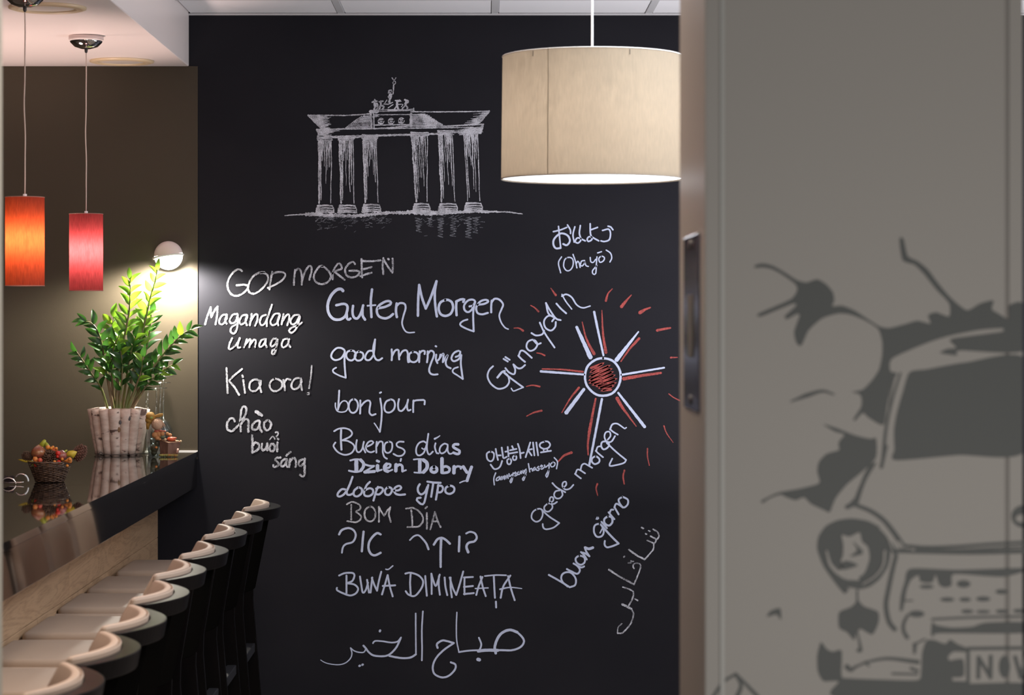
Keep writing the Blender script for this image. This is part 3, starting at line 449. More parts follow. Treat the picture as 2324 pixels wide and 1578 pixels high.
    for (x0, x1, n) in ((380, 560, 40), (590, 735, 30), (800, 1060, 40), (1280, 1450, 12), (1480, 1900, 30)):
        for k in range(n):
            x = r.uniform(x0, x1); y = 770 + abs(r.gauss(0, 55)); L = r.uniform(14, 46)
            s.append(f"@{r.uniform(.8, 1.7):.1f} {x:.0f} {y:.0f} {x + L:.0f} {y - r.uniform(-8, 22):.0f}")
    for (x, n) in ((1320, 6), (1425, 4), (1520, 8), (1635, 8), (1775, 8), (1840, 6)):
        y = 780; pts = []
        for k in range(n * 2):
            pts.append(f"{x + (26 if k % 2 else -22) + r.uniform(-8, 8):.0f} {y:.0f}"); y += r.uniform(8, 15)
        s.append("@1.7 " + " ".join(pts))
    o = strokes_obj('chalk_water_reflection', None, [('R', 1.4, "|".join(s))], M_faint, g, jit=0.3)
    o['label'] = 'faint scribbled chalk water reflections under the gate'

def draw_sun(wall):
    g = strokes_obj('chalk_sun_drawing', 'white chalk ring of the sun drawing with white rays',
        [('G', 5.2, "1035 1195 970 1210 910 1260 888 1340 905 1420 970 1485 1040 1500 1110 1480 1160 1420 1178 1340 1160 1270 1110 1215 1035 1195")], M_pen, wall, jit=0.08)
    rays = [('G', "@6.5:10 820 942 932 1188"), ('G', "@5.5:4.6 962 818 1000 1000 1038 1172"), ('G', "@3.5:10 1322 980 1145 1208"), ('G', "@5:4 1185 1330 1532 1272"),
            ('G', "@5.5:4.5 528 1302 882 1328"), ('P', "@7:9 1325 884 1285 937"), ('P', "@5.5:5 1366 906 1350 990 1337 1057"), ('P', "@5:7 1403 892 1463 969")]
    for f, s in rays: strokes_obj('white_sun_ray', None, [(f, 5, s)], M_pen, g, jit=0.1)
    strokes_obj('red_sun_core', 'red scribbled core of the sun', [('G', 5, "! 935 1275 1040 1235 930 1310 1090 1255 925 1345 1105 1280 920 1375 1115 1305 925 1400 1130 1330 950 1415 1145 1360 980 1425 1140 1395 1000 1440 1120 1420 1020 1460 1100 1450")], M_red, g, lift=0.0016, jit=0.1)
    red = [('G', "@2:7 865 900 900 1040 962 1160"), ('G', "@2:7 1025 805 1035 1000 1058 1148"), ('G', "@6:3 1328 1035 1250 1120 1180 1220"), ('G', "@8:5 1202 1362 1360 1335 1505 1315"),
           ('G', "@3:4.5 540 1282 700 1287 870 1305"), ('P', "@5:2 1314 880 1294 905 1275 937"), ('H', "@4:7 1300 25 1265 200 1228 400|@6:3 1228 400 1215 520 1218 635"), ('H', "@8:2 1532 20 1590 120 1740 325")]
    for f, s in red: strokes_obj('red_sun_ray', None, [(f, 5, s)], M_red, g, lift=0.0009, jit=0.1)
    dash = [('G', "@2:5 610 625 650 682"), ('G', "@2:5 1110 630 1075 670 1058 728"), ('G', "@2:8 1265 680 1225 725 1185 775"), ('G', "@3:8 1420 782 1375 800 1335 825"), ('G', "@6:4 1475 968 1530 957 1582 948"),
            ('G', "@4:2 1585 1190 1640 1188"), ('G', "@2.4 1570 1485 1610 1515 1660 1540"), ('G', "@2:4 445 765 480 785 510 815"), ('G', "@2:4.5 310 950 350 950 385 972"), ('G', "@2:4 495 1152 530 1158 560 1172"), ('G', "@2:4 410 1425 460 1415 520 1425"),
            ('H', "@2:5 550 215 630 175 712 155"), ('H', "@3:6 890 710 960 640 1038 610"), ('H', "@3:1.4 2040 320 2070 400 2140 500"), ('H', "@3:2 1862 565 1862 650 1882 750"), ('H', "@4:3 1612 802 1598 870 1610 950"), ('H', "@4:2 1318 948 1305 1000 1322 1078")]
    for f, s in dash: strokes_obj('red_dash', None, [(f, 4, s)], M_red, g, jit=0.1)
# ------------------------------------------------------------------ the setting
CEIL = EYE + 1.18
SOF = EYE + 0.978
XB = -1.157                     # bulkhead face
XC, ZC = -1.122, EYE - 0.529    # counter front edge, counter top
XCL = -1.478                    # counter back edge
def W2(x): return (x - VX) / F * D

floor = struct(box_obj('floor', (-4, 5, -2, D + .2, -0.06, 0), M_floor))
wall = struct(box_obj('wall_back', (-4.0, 4.5, D, D + .15, 0, CEIL + .1), M_chalkwall))
bm = bmesh.new()
box(bm, -1.3, W2(449), D - .004, D, ZC - .03, SOF); box(bm, -4.0, -1.3, D - .004, D, 0, SOF)
wall_brown = struct(bm_obj('wall_back_left', bm, M_brown))
struct(box_obj('wall_left', (-4.15, -4.0, 4.4, D, 0, CEIL), M_brown))
struct(box_obj('wall_far_right', (4.5, 4.65, 2.0, D + .15, 0, CEIL + .1), M_darkwall))
# suspended ceiling: tiles lying on a T-bar grid, first full joint 0.43 m off the wall
ceil = struct(box_obj('ceiling', (XB - .02, 4.5, 3.5, D, CEIL + .12, CEIL + .2), M_white))
tw = 0.026
xs = [W2(775) + k * 0.6 for k in range(-1, 8)]
xs[0] = XB
ys = [D + .002, D - 0.44] + [D - 0.44 - 0.6 * k for k in range(1, 9)]
tile_me = {}
for i in range(len(xs) - 1):
    for j in range(len(ys) - 1):
        x0, x1 = xs[i] + (tw / 2 if i else .003), xs[i + 1] - tw / 2
        y1, y0 = ys[j] - (tw / 2 if j else 0), ys[j + 1] + tw / 2
        key = (round(x1 - x0, 3), round(y1 - y0, 3))
        if key not in tile_me:
            bm = bmesh.new(); box(bm, 0, key[0], 0, key[1], 0, 0.015, bev=0.004, seg=1)
            me = bpy.data.meshes.new('ceiling_tile'); bm.to_mesh(me); bm.free(); tile_me[key] = me
        obj('ceiling_tile', tile_me[key], M_tile, ceil, (x0, y0, CEIL + .005))
for x in xs[1:]:
    box_obj('grid_bar', (x - tw / 2, x + tw / 2, ys[-1], D, CEIL + .001, CEIL + .026), M_bar, ceil)
for y in ys[1:]:
    box_obj('grid_bar', (XB, xs[-1], y - tw / 2, y + tw / 2, CEIL, CEIL + .0255), M_bar, ceil)
box_obj('wall_angle', (XB, 4.4, D - 0.018, D, CEIL - .003, CEIL + .003), M_bar, ceil)
bulk = struct(box_obj('ceiling_bulkhead', (-4.0, XB, 3.8, D, SOF, CEIL + .1), M_soffit, bev=0.004))

# doorway the picture is taken through: jamb on the left, thick printed wall on the right
ZR0, ZR1 = 3.3, 3.725
XR = 0.300
struct(box_obj('wall_left_jamb', (-2.4, -1095 / F * ZR1, ZR0, ZR1, 0, CEIL + .3), M_jamb))
wr = struct(box_obj('wall_right', (XR, (2320 - VX) / F * ZR0, ZR0 + .004, ZR1, 0, CEIL + .3), M_reveal))
xg = (2285 - VX) / F * ZR0
def px3(x): return (x - VX) / F * ZR0
box_obj('corner_strip', (XR, px3(1634), ZR0 - .001, ZR0 + .006, 0, CEIL + .3), M_panel, wr, bev=0.001)
box_obj('edge_bead', (px3(1634), px3(1645), ZR0 - .003, ZR0 + .006, 0, CEIL + .3), mat('bead', (0.37, 0.36, 0.33), 0.4), wr, bev=0.001)
main_panel = box_obj('wall_panel', (px3(1645), px3(2280), ZR0 - .001, ZR0 + .006, 0, CEIL + .3), M_panel, wr)
box_obj('wall_panel', (px3(2290), px3(2320), ZR0 - .001, ZR0 + .006, 0, CEIL + .3), M_panel, wr)
box_obj('joint_strip', (px3(2279.9), px3(2290.1), ZR0 + .001, ZR0 + .006, 0, CEIL + .3), mat('joint_dark', (0.22, 0.20, 0.18), 0.6), wr)  # joint strip in a darker tone than the panels
# steel latch plate let into the reveal
def reveal_y(x): return XR * F / (x - VX)
yA, yB = reveal_y(1589), reveal_y(1556)
zt, zb = EYE - (528 - VY) / F * yA, EYE - (938 - VY) / F * yA
lp = bpy.data.objects.new('latch_plate', None); C.objects.link(lp); lp.parent = wr
lp['label'] = 'dark shiny steel latch plate let into the reveal'
box_obj('plate_face', (XR - .003, XR + .004, yA, yB, zb, zt), M_steel, lp, bev=0.001)
for zz in (zt - .014, zb + .014):
    bm = bmesh.new(); ball(bm, Vector((XR - .003, (yA + yB) / 2, zz)), .0075, 12, 6, (.4, 1.4, 1))
    bm_obj('screw', bm, M_black, lp, smooth=True)
box_obj('latch_slot', (XR - .0042, XR - .002, yA + .07, yB - .08, (zt + zb) / 2 - .05, (zt + zb) / 2 + .04), M_black, lp)
struct(box_obj('trim_1', (px3(2320) + .001, px3(2320) + .05, ZR1 + .01, ZR1 + .05, 0, CEIL + .3), mat('pale_window_frame', (0.8, 0.84, 0.82), 0.4)))

# ------------------------------------------------------------------ writing on the blackboard wall
for mname, jit, label, items in WRITING:
    strokes_obj('chalk_lettering', label, items, globals()[mname], wall, jit=jit)
draw_gate(wall); draw_sun(wall)

# ------------------------------------------------------------------ print on the right-hand wall
def fpts(*segs):
    out = []
    for fr, s in segs:
        ox, oy, k = FR[fr]; v = [float(a) for a in s.split()]
        out += [(ox + v[i] / k, oy + v[i + 1] / k) for i in range(0, len(v), 2)]
    return out

def closed_cat(pts, step=4):
    n = len(pts); out = []
    for i in range(n):
        p0, p1, p2, p3 = pts[i - 1], pts[i], pts[(i + 1) % n], pts[(i + 2) % n]
        L = math.hypot(p2[0] - p1[0], p2[1] - p1[1]); k = max(1, int(L / step))
        # damp the tangents so that corners stay corners
        for j in range(k):
            t = j / k
            out.append(tuple(0.5 * (2 * p1[a] + 0.7 * (p2[a] - p0[a]) * t + (6 * p2[a] - 6 * p1[a] - 2 * 0.7 * (p2[a] - p0[a]) - 0.7 * (p3[a] - p1[a])) * t * t
                             + (4 * p1[a] - 4 * p2[a] + 0.7 * (p2[a] - p0[a]) + 0.7 * (p3[a] - p1[a])) * t ** 3) for a in (0, 1)))
    return out

def patch(bm, pts, lift, smooth=True):
    q = closed_cat(pts) if smooth else pts
    vs3 = []
    for p in q:
        v = P(min(p[0], 2320), p[1], ZR0); v.y = ZR0 - .001 - lift; vs3.append(v)
    tris = tessellate_polygon([[Vector((v.x, v.z, 0)) for v in vs3]])
    bv = [bm.verts.new(v) for v in vs3]
    for t in tris:
        try: bm.faces.new([bv[i] for i in t])
        except ValueError: pass

def ell(cx, cy, rx, ry, fr='N', n=20, rot=0):
    ox, oy, k = FR[fr]
    return [(ox + (cx + rx * cos(2 * pi * i / n) * cos(rot) - ry * sin(2 * pi * i / n) * sin(rot)) / k,
             oy + (cy + rx * cos(2 * pi * i / n) * sin(rot) + ry * sin(2 * pi * i / n) * cos(rot)) / k) for i in range(n)]

def mural(name, label, fills=(), lines=(), mt=None, lift=0.0006, smooth=True):
    bm = bmesh.new()
    for f in fills: patch(bm, f, lift, smooth)
    k = 0
    for fr, w, s in lines:
        for pts, w0, w1, sh in parse(fr, s, w):
            k += 1; ribbon(bm, pts, w0, w1, ZR0, lift + .001 + .00006 * k, 0, rnd, sh)
    me = bpy.data.meshes.new(name); face_front(bm); bm.to_mesh(me); bm.free()
    o = obj(name, me, mt or M_mural, wr)
    if label: o['label'] = label
    return o

mural('printed_figure', 'dark printed figure leaning out with a round face outline', [fpts(
    ('M', "595 352 620 338 660 334 720 350 800 396 870 440 930 455 1000 435 1060 470 1100 520 1108 570 1096 607 1160 604 1240 636 1320 688 1395 735 1460 746 1560 722 1640 700 1722 718 1708 665 1760 646 1842 672 1842 590 1760 500 1680 400 1620 342 1545 312 1525 175 1550 175 1578 285 1640 318 1705 370 1765 450 1850 550 1955 632 2040 590 2125 570 2115 625 2160 655 2225 690 2228 600 2324 596 2324 890 1908 890 1895 922 1785 905 1830 880 1888 872 1850 832 1870 812 2190 768 2190 748 2040 758 1850 795 1700 842 1480 940 1466 1020 1508 1038 1480 1090 1450 1220 1422 1365 1330 1322 1290 1290 1238 1342 1230 1330 1280 1250 1282 1190 1262 1166 1220 1156 1290 1140 1350 1080 1395 1010 1414 920 1414 830 1388 752 1310 700 1210 660 1130 654 1030 685 945 760 905 845 888 862 865 840 852 770 888 662 872 655 800 692 790 672 862 605 845 590 640 672 622 655 830 562 872 500 855 462 780 408 715 372 655 358 600 362"))],
    [('M', 8, "@3:10 830 1216 930 1178|@10:4 930 1178 1030 1150 1105 1170")])
mural('printed_figure', 'dark printed coat and arm in front of the van',
    [fpts(('M', "1038 1362 1120 1385 1240 1432 1340 1455 1372 1448 1380 1500"), ('N', "1372 60 1280 150 1190 225 1120 310 1092 375 1078 405 1040 388 960 350 915 308 860 326 795 304 765 290 700 312 648 346 638 332 715 292 765 274 880 254 980 230 1016 210 1000 140 1012 80 1060 30 1140 5"), ('M', "1135 1500 1140 1470 1172 1428 1110 1408"))])
mural('printed_windscreen', 'dark windscreen of the printed van',
    [fpts(('M', "1590 1030 1700 1010 1950 966 2324 942"), ('N', "2324 14 1900 38 1500 70 1494 0"), ('M', "1490 1400 1508 1290 1545 1160"))])
mural('printed_van_outline', 'dark outline strokes of the printed van',
    [fpts(('N', "1735 1105 1760 1125 1860 1142 1990 1136 2080 1110 2324 1108 2324 1176 1776 1178 1750 1200 1728 1190")),
     fpts(('N', "1598 765 1900 772 2324 760 2324 782 2200 815 2080 812 1872 800 1860 870 1820 885 1782 870 1758 805 1738 850 1700 855 1658 845 1648 806 1600 835 1572 900 1562 960 1545 1035 1528 1035 1535 940 1560 850")),
     ell(2320, 430, 78, 72)],
    [('M', 7, "@5:8 1530 1035 1480 1200 1440 1380 1420 1578|@2 1500 1030 1470 1160 1440 1400"), ('N', 7, "@8 1440 -20 1410 115|@6:12 1368 90 1310 180 1275 260 1245 350|@5 1345 90 1300 180 1255 300 1190 370|@10 1190 370 1250 345|@9:12 1240 355 1340 395 1420 450 1480 520 1550 620|@7 1540 615 1700 628 1900 622 2100 608 2330 595|@10 1520 650 1700 655 2000 660 2330 652|@5 1600 640 1900 645 2330 622|@12 1460 600 1500 660|@9:11 1505 680 1480 780 1455 900 1440 1000 1458 1100 1495 1152|@5 1735 1088 2000 1076 2330 1070|@6:9 1580 1062 1555 1110 1552 1160 1575 1205|@3 1560 970 1610 968|@3.5 1620 1250 1690 1215|@9:5 1625 1250 1622 1305")])
mural('printed_headlamp', 'dark round printed headlamp with an emblem inside',
    [fpts(('N', "1000 640 1008 560 1055 492 1130 455 1220 443 1320 458 1400 500 1452 570 1470 660 1452 750 1400 830 1335 880 1265 897 1212 885 1175 925 1110 850 1040 750"))])
mural('printed_headlamp_light', 'pale emblem and ring inside the printed headlamp',
    [fpts(('N', "1155 548 1205 558 1268 532 1285 590 1322 625 1332 700 1300 790 1240 828 1165 800 1138 775 1175 750 1148 715 1162 680 1165 610"))],
    [('N', 6, "@4:9 1058 650 1080 730 1120 780|@9:6 1120 780 1180 820 1260 830|@5:3 1430 650 1420 740 1370 810 1290 862|@5:3 1400 500 1450 560 1480 640|@5 1520 590 1545 625|@3 1195 885 1225 900|@4 1600 640 1620 640")], M_panel, 0.0022)
mural('printed_headlamp_detail', None, [fpts(('N', "1225 590 1250 610 1290 650 1285 670 1210 685 1255 645")), fpts(('N', "1165 720 1200 715 1258 742 1160 770"))], (), M_mural, 0.0036)
mural('printed_lamp_mount', None, [fpts(('N', "1248 900 1262 900 1265 965 1300 1005 1388 1040 1392 1110 1352 1186 1282 1152 1262 1165 1290 1290 1262 1300 1245 1290 1266 1270 1252 1180 1236 1222 1190 1172 1140 1142 1140 1045 1215 1010 1248 975"))])
mural('printed_bumper', 'dark bumper and number plate surround of the printed van',
    [fpts(('N', "1024 1235 1060 1278 1100 1296 1156 1290 1156 1450 1200 1466 1400 1474 1640 1478 1664 1430 1672 1300 1700 1225 1750 1222 1820 1246 1850 1218 1900 1248 1962 1274 1964 1298 1870 1296 1836 1332 1850 1352 1932 1345 1936 1452 1862 1462 1866 1482 1960 1486 1962 1500 2324 1498 2324 1590 1142 1590 1136 1488 1040 1484 1004 1420 1000 1320"))],
    [('N', 8, "1965 1280 1965 1492|@8 1965 1276 2330 1272|@5:10 1300 1365 1450 1340 1645 1362|@5 1480 1436 1640 1440|@7 1600 1402 1642 1418|@12:5 1190 1392 1215 1412 1250 1388|@5 1215 1410 1300 1370 1330 1385")], smooth=True)
mural('printed_plate_lettering', "dark printed letters 'NOV' on the number plate", [ell(2198, 1392, 36, 72, n=16)],
    [('N', 9, "2030 1462 2032 1332|2032 1332 2108 1458|2110 1325 2108 1462|2266 1330 2302 1460|2302 1460 2340 1330")])
mural('printed_grille_slots', None, [ell(*e) for e in ((1700, 880, 46, 13), (1936, 862, 44, 24), (2180, 912, 40, 16), (1832, 962, 46, 14), (1946, 962, 38, 14), (2062, 958, 46, 16), (1960, 1038, 40, 13), (2062, 1040, 46, 11), (2182, 1038, 42, 13), (2292, 1035, 40, 13), (1636, 1054, 50, 22))], smooth=False)
mural('printed_mark', None, [fpts(('N', "678 1072 700 1036 762 1018 768 1092 738 1058"))])
mural('printed_curves', None, (), [('N', 7, "@8:6 330 1590 400 1490 480 1438|@6:9 478 1436 540 1500 625 1590|@6:10 475 1440 512 1510 485 1590")])
mural('printed_plate_notch', None, [ell(2306, 442, 40, 26, n=14)], (), M_panel, 0.0022, smooth=False)

# ------------------------------------------------------------------ bar counter
bar = thing('bar_counter', 'long bar counter with polished black stone top and light oak front', 'bar counter', (XC, 6.9, 0))
def rel(o, root):
    o.parent = root; o.location = o.location - root.location if o.location.length else -root.location
    return o
def bpart(name, b, m, bev=0.0, smooth=False):
    x, y, z = bar.location
    return box_obj(name, (b[0] - x, b[1] - x, b[2] - y, b[3] - y, b[4] - z, b[5] - z), m, bar, bev)
ZJ = 0.529 * F / (1101 - VY)
Y0 = 3.85
bpart('countertop_slab', (XCL, XC, ZJ + .0012, D - .005, ZC - .02, ZC), M_granite, 0.0)
bpart('countertop_slab', (XCL, XC, Y0, ZJ - .0012, ZC - .02, ZC), M_granite, 0.0)
bpart('fascia', (XC - .03, XC - .003, Y0 + .005, D - .005, EYE - .667, ZC - .021), M_fascia, 0.001)
bpart('cabinet_body', (XCL + .03, -1.295, Y0 + .01, D - .005, 0, ZC - .021), M_darkback)
zr = [(0.786, 0.984), (0.586, 0.784), (0.386, 0.584), (0.186, 0.384), (0.06, 0.184)]
for k, (z0, z1) in enumerate(zr):
    y = D - .005; first = [0.72, 1.25, 0.4, 1.0, 0.8][k]
    L = first
    while y > Y0 + .1:
        y0 = max(Y0 + .01, y - L)
        bpart('oak_board', (-1.294, -1.278, y0 + .0008, y, z0, z1), M_oak, 0.0012)
        y = y0 - .0008; L = 1.3
bpart('wall_seal', (XCL + .15, XC - .0, D - .009, D - .0045, ZC, ZC + .004), M_white)

# ------------------------------------------------------------------ bar stools
BW = 0.44
def stool_meshes():
    out = {}
    bowd = 0.070
    def arc(y): return bowd * (1 - (2 * y / BW) ** 2)
    def shell(x_in, x_out, z0, z1, rake, w=BW, n=26, bev=0.0, end_round=0.0, seg=3, taper=0.0):
        """curved slab following the back; x_in/x_out measured from the arc"""
        bm = bmesh.new(); nz = 5
        g = {}
        for i in range(n + 1):
            y = -w / 2 + w * i / n
            e = 0.0
            if end_round:
                d = min(i, n - i) / n * w
                e = end_round * max(0, 1 - d / end_round) ** 2 if d < end_round else 0
            for j in range(nz + 1):
                z = z0 + (z1 - z0) * j / nz
                rk = rake * (z - 0.70)
                for s, x in ((0, x_in + e - taper * min(1, (z1 - z) / .06) ** .6), (1, x_out - e * .4)):
                    zz = z - (e * 0.5 if j == nz else 0)
                    g[i, j, s] = bm.verts.new((arc(y) + x + rk, y, zz))
        for i in range(n):
            for j in range(nz):
                bm.faces.new((g[i, j, 0], g[i + 1, j, 0], g[i + 1, j + 1, 0], g[i, j + 1, 0]))
                bm.faces.new((g[i, j, 1], g[i, j + 1, 1], g[i + 1, j + 1, 1], g[i + 1, j, 1]))
            bm.faces.new((g[i, nz, 0], g[i + 1, nz, 0], g[i + 1, nz, 1], g[i, nz, 1]))
            bm.faces.new((g[i, 0, 0], g[i, 0, 1], g[i + 1, 0, 1], g[i + 1, 0, 0]))
        for j in range(nz):
            bm.faces.new((g[0, j, 0], g[0, j + 1, 0], g[0, j + 1, 1], g[0, j, 1]))
            bm.faces.new((g[n, j, 0], g[n, j, 1], g[n, j + 1, 1], g[n, j + 1, 0]))
        bmesh.ops.recalc_face_normals(bm, faces=bm.faces)
        if bev:
            es = [e for e in bm.edges if len(e.link_faces) == 2 and e.calc_face_angle() > 0.7]
            bmesh.ops.bevel(bm, geom=es, offset=bev, segments=seg, profile=0.5, affect='EDGES')
        return bm
    RK = 0.20
    out['back_pad'] = shell(-0.028, -0.012, 0.765, 0.999, RK, w=0.395, bev=0.005, end_round=0.006, taper=0.018)
    out['pad_piping'] = shell(-0.0115, -0.005, 0.765, 0.997, RK, w=0.41, bev=0.004, seg=2)
    out['back_panel'] = shell(-0.003, 0.003, 0.70, 0.962, RK, w=0.40, bev=0.002, seg=1)
    out['top_rail'] = shell(-0.003, 0.036, 0.948, 0.986, RK, w=0.44, bev=0.0025, seg=2)
    # seat
    bm = bmesh.new()
    box(bm, -0.385, -0.035, -0.192, 0.192, 0.745, 0.782, bev=0.016, seg=3); out['seat_cushion'] = bm
    bm = bmesh.new()
    for s in (-1, 1):
        box(bm, -0.400, -0.03, s * 0.200 - 0.016, s * 0.200 + 0.016, 0.722, 0.764, bev=0.015, seg=3)
    box(bm, -0.40, -0.03, -0.212, 0.212, 0.712, 0.735, bev=0.008, seg=2); out['seat_border'] = bm
    bm = bmesh.new(); box(bm, -0.385, -0.02, -0.215, 0.215, 0.675, 0.711, bev=0.003, seg=1); out['seat_frame'] = bm
    def post(y, wx, wy):
        bm = bmesh.new()
        prof = [(0.9475, 0.066), (0.82, 0.044), (0.70, 0.024), (0.64, 0.022), (0.30, 0.050), (0.0, 0.078)]
        ring = []
        for z, x in prof:
            ring.append([bm.verts.new(p) for p in ((x - wx / 2, y - wy / 2, z), (x + wx / 2, y - wy / 2, z), (x + wx / 2, y + wy / 2, z), (x - wx / 2, y + wy / 2, z))])
        for a, b in zip(ring, ring[1:]):
            for k in range(4): bm.faces.new((a[k], b[k], b[(k + 1) % 4], a[(k + 1) % 4]))
        bm.faces.new(ring[0]); bm.faces.new(ring[-1][::-1])
        bmesh.ops.recalc_face_normals(bm, faces=bm.faces)
        bmesh.ops.bevel(bm, geom=[e for e in bm.edges if e.calc_face_angle() > .8], offset=.003, segments=2, affect='EDGES')
        return bm
    out['rear_leg'] = post(-0.180, 0.056, 0.028); out['rear_leg '] = post(0.180, 0.056, 0.028)
    for nm, y in (('front_leg', -0.185), ('front_leg ', 0.185)):
        bm = bmesh.new(); box(bm, -0.365, -0.328, y - .018, y + .018, 0, 0.6745, bev=.003); out[nm] = bm
    bm = bmesh.new(); box(bm, -0.36, -0.335, -0.166, 0.166, 0.28, 0.315, bev=.003); out['footrest'] = bm
    bm = bmesh.new(); box(bm, 0.026, 0.058, -0.165, 0.165, 0.455, 0.487, bev=.003); out['rear_stretcher'] = bm
    for nm, y in (('side_stretcher', -0.175), ('side_stretcher ', 0.175)):
        bm = bmesh.new(); box(bm, -0.327, 0.012, y - .007, y + .007, 0.40, 0.432, bev=.002); out[nm] = bm
    res = {}
    for k, bm in out.items():
        me = bpy.data.meshes.new(k.strip()); bm.normal_update(); bm.to_mesh(me); bm.free()
        for p in me.polygons: p.use_smooth = k.strip() in ('back_pad', 'seat_cushion', 'seat_border', 'pad_piping')
        if k.strip() in ('top_rail', 'back_panel'):
            for p in me.polygons: p.use_smooth = False
        me.materials.append(M_leather if k.strip() in ('back_pad', 'seat_cushion', 'seat_border', 'pad_piping') else M_stretcher if k.strip() == 'rear_stretcher' else M_darkback if k.strip() == 'back_panel' else M_blackwood)
        res[k] = me
    return res
SM = stool_meshes()
far = [8.67, 8.13, 7.63, 7.05, 6.53, 6.01, 5.50, 5.04, 4.59]
dxs = [.0, -.011, -.015, -.011, -.014, .005, .017, .025, .023, .02]
STL = ['beige padded bar stool standing furthest back, nearest the blackboard wall', 'beige padded bar stool second from the blackboard wall',
       'beige padded bar stool third from the blackboard wall', 'beige padded bar stool fourth from the blackboard wall',
       'beige padded bar stool in the middle of the row, fifth from the wall', 'beige padded bar stool fourth from the near end of the row',
       'beige padded bar stool third from the near end of the row', 'beige padded bar stool second from the near end, light on its black top rail',
       'beige padded bar stool nearest the camera, bright reflection along its top rail']
for i, (fy, dx) in enumerate(zip(far[:9], dxs)):
    y = fy - 0.215
    t = thing('bar_stool', STL[i], 'bar stool', (-0.875 + dx, y, 0), 'bar stools in a row along the counter')
    for k, me in SM.items():
        obj(k.strip(), me, None, t)
# ------------------------------------------------------------------ lamps
def fabric(name, col, tcol, sc=(900, 900, 60), mixf=0.55):
    """woven lampshade cloth: part of the light passes through"""
    m = bpy.data.materials.new(name); m.use_nodes = True; nt = m.node_tree; nt.nodes.clear()
    out = nt.nodes.new('ShaderNodeOutputMaterial'); mx = nt.nodes.new('ShaderNodeMixShader'); mx.inputs[0].default_value = mixf
    df = nt.nodes.new('ShaderNodeBsdfDiffuse'); tr = nt.nodes.new('ShaderNodeBsdfTranslucent')
    tc = nt.nodes.new('ShaderNodeTexCoord'); mp = nt.nodes.new('ShaderNodeMapping'); mp.inputs['Scale'].default_value = sc
    nz = nt.nodes.new('ShaderNodeTexNoise'); nz.inputs['Scale'].default_value = 1; nz.inputs['Detail'].default_value = 5
    rp = nt.nodes.new('ShaderNodeValToRGB')
    rp.color_ramp.elements[0].position = 0.3; rp.color_ramp.elements[0].color = tuple(c * 0.50 for c in tcol) + (1,)
    rp.color_ramp.elements[1].position = 0.7; rp.color_ramp.elements[1].color = (*tcol, 1)
    df.inputs[0].default_value = (*col, 1)
    nt.links.new(tc.outputs['Object'], mp.inputs[0]); nt.links.new(mp.outputs[0], nz.inputs['Vector']); nt.links.new(nz.outputs[0], rp.inputs[0])
    nt.links.new(rp.outputs[0], tr.inputs[0]); nt.links.new(df.outputs[0], mx.inputs[1]); nt.links.new(tr.outputs[0], mx.inputs[2]); nt.links.new(mx.outputs[0], out.inputs[0])
    return m

def shell_cyl(r, z0, z1, n=64, r_top=None, rows=8):
    bm = bmesh.new(); r_top = r_top or r; rings = []
    for j in range(rows + 1):
        t = j / rows; rr = r + (r_top - r) * t
        rings.append([bm.verts.new((rr * cos(2 * pi * k / n), rr * sin(2 * pi * k / n), z0 + (z1 - z0) * t)) for k in range(n)])
    for a, b in zip(rings, rings[1:]):
        for k in range(n): bm.faces.new((a[k], a[(k + 1) % n], b[(k + 1) % n], b[k]))
    return bm

def ring_bm(r, z, t, n=64):
    bm = bmesh.new(); tube(bm, [(r * cos(2 * pi * k / n), r * sin(2 * pi * k / n), z) for k in range(n)], t, 6, closed=True); return bm

# big drum pendant
ZL = 6.64
xl = (1344 - VX) / F * ZL; zb_ = EYE + (VY - 407) / F * ZL; zt_ = EYE + (VY - 129) / F * ZL
RD = 0.2495
drum = thing('pendant_lamp', 'large beige linen drum pendant lamp hanging on a white cord', 'lamp', (xl, ZL, zb_))
M_linen = fabric('beige_linen', (0.42, 0.36, 0.28), (0.098, 0.074, 0.050), (240, 240, 38), 0.5)
H = zt_ - zb_
bm_obj('lamp_shade', shell_cyl(RD, 0, H, 96, RD * 0.985, 10), M_linen, drum, smooth=True)
M_lining = mat('white_rim', (0.8, 0.78, 0.75), 0.5)
bm_obj('shade_rim', ring_bm(RD, 0, 0.0016, 96), mat('brown_rim', (0.20, 0.16, 0.12), 0.6), drum, smooth=True)
bm_obj('shade_rim', ring_bm(RD * .985, H, 0.0016, 96), M_lining, drum, smooth=True)
a = math.atan2(-1, 0) - math.asin((1344 - 1238) / 207)
s = bmesh.new(); tube(s, [(RD * .996 * cos(a), RD * .996 * sin(a), 0.001), (RD * .985 * cos(a), RD * .985 * sin(a), H)], 0.0016, 6)
bm_obj('shade_seam', s, mat('seam_thread', (0.20, 0.16, 0.11), 0.8), drum)
for px in (1205, 1419):
    a = -pi / 2 + math.asin((px - 1344) / 207)
    s = bmesh.new(); tube(s, [(RD * .990 * cos(a), RD * .990 * sin(a), H - .004), (RD * .993 * cos(a), RD * .993 * sin(a), H - .018)], 0.0009, 6)
    bm_obj('shade_clip', s, M_black, drum)
s = bmesh.new(); tube(s, [(0, 0, H - .06), (0, 0, CEIL - zb_)], 0.0034, 8); bm_obj('cord', s, M_whiteflex, drum)
s = bmesh.new(); lathe(s, [(0.012, H - .06), (0.02, H - .075), (0.02, H - .12), (0.014, H - .125)], 16)
for k in range(3):
    a = 2 * pi * k / 3 + .4; tube(s, [(0, 0, H - .07), (RD * .97 * cos(a), RD * .97 * sin(a), H - .006)], .0015, 6)
bm_obj('lamp_holder', s, M_whiteflex, drum, smooth=True)
s = bmesh.new(); ball(s, Vector((0, 0, H - .165)), .03, 16, 12, (1, 1, 1.25)); 
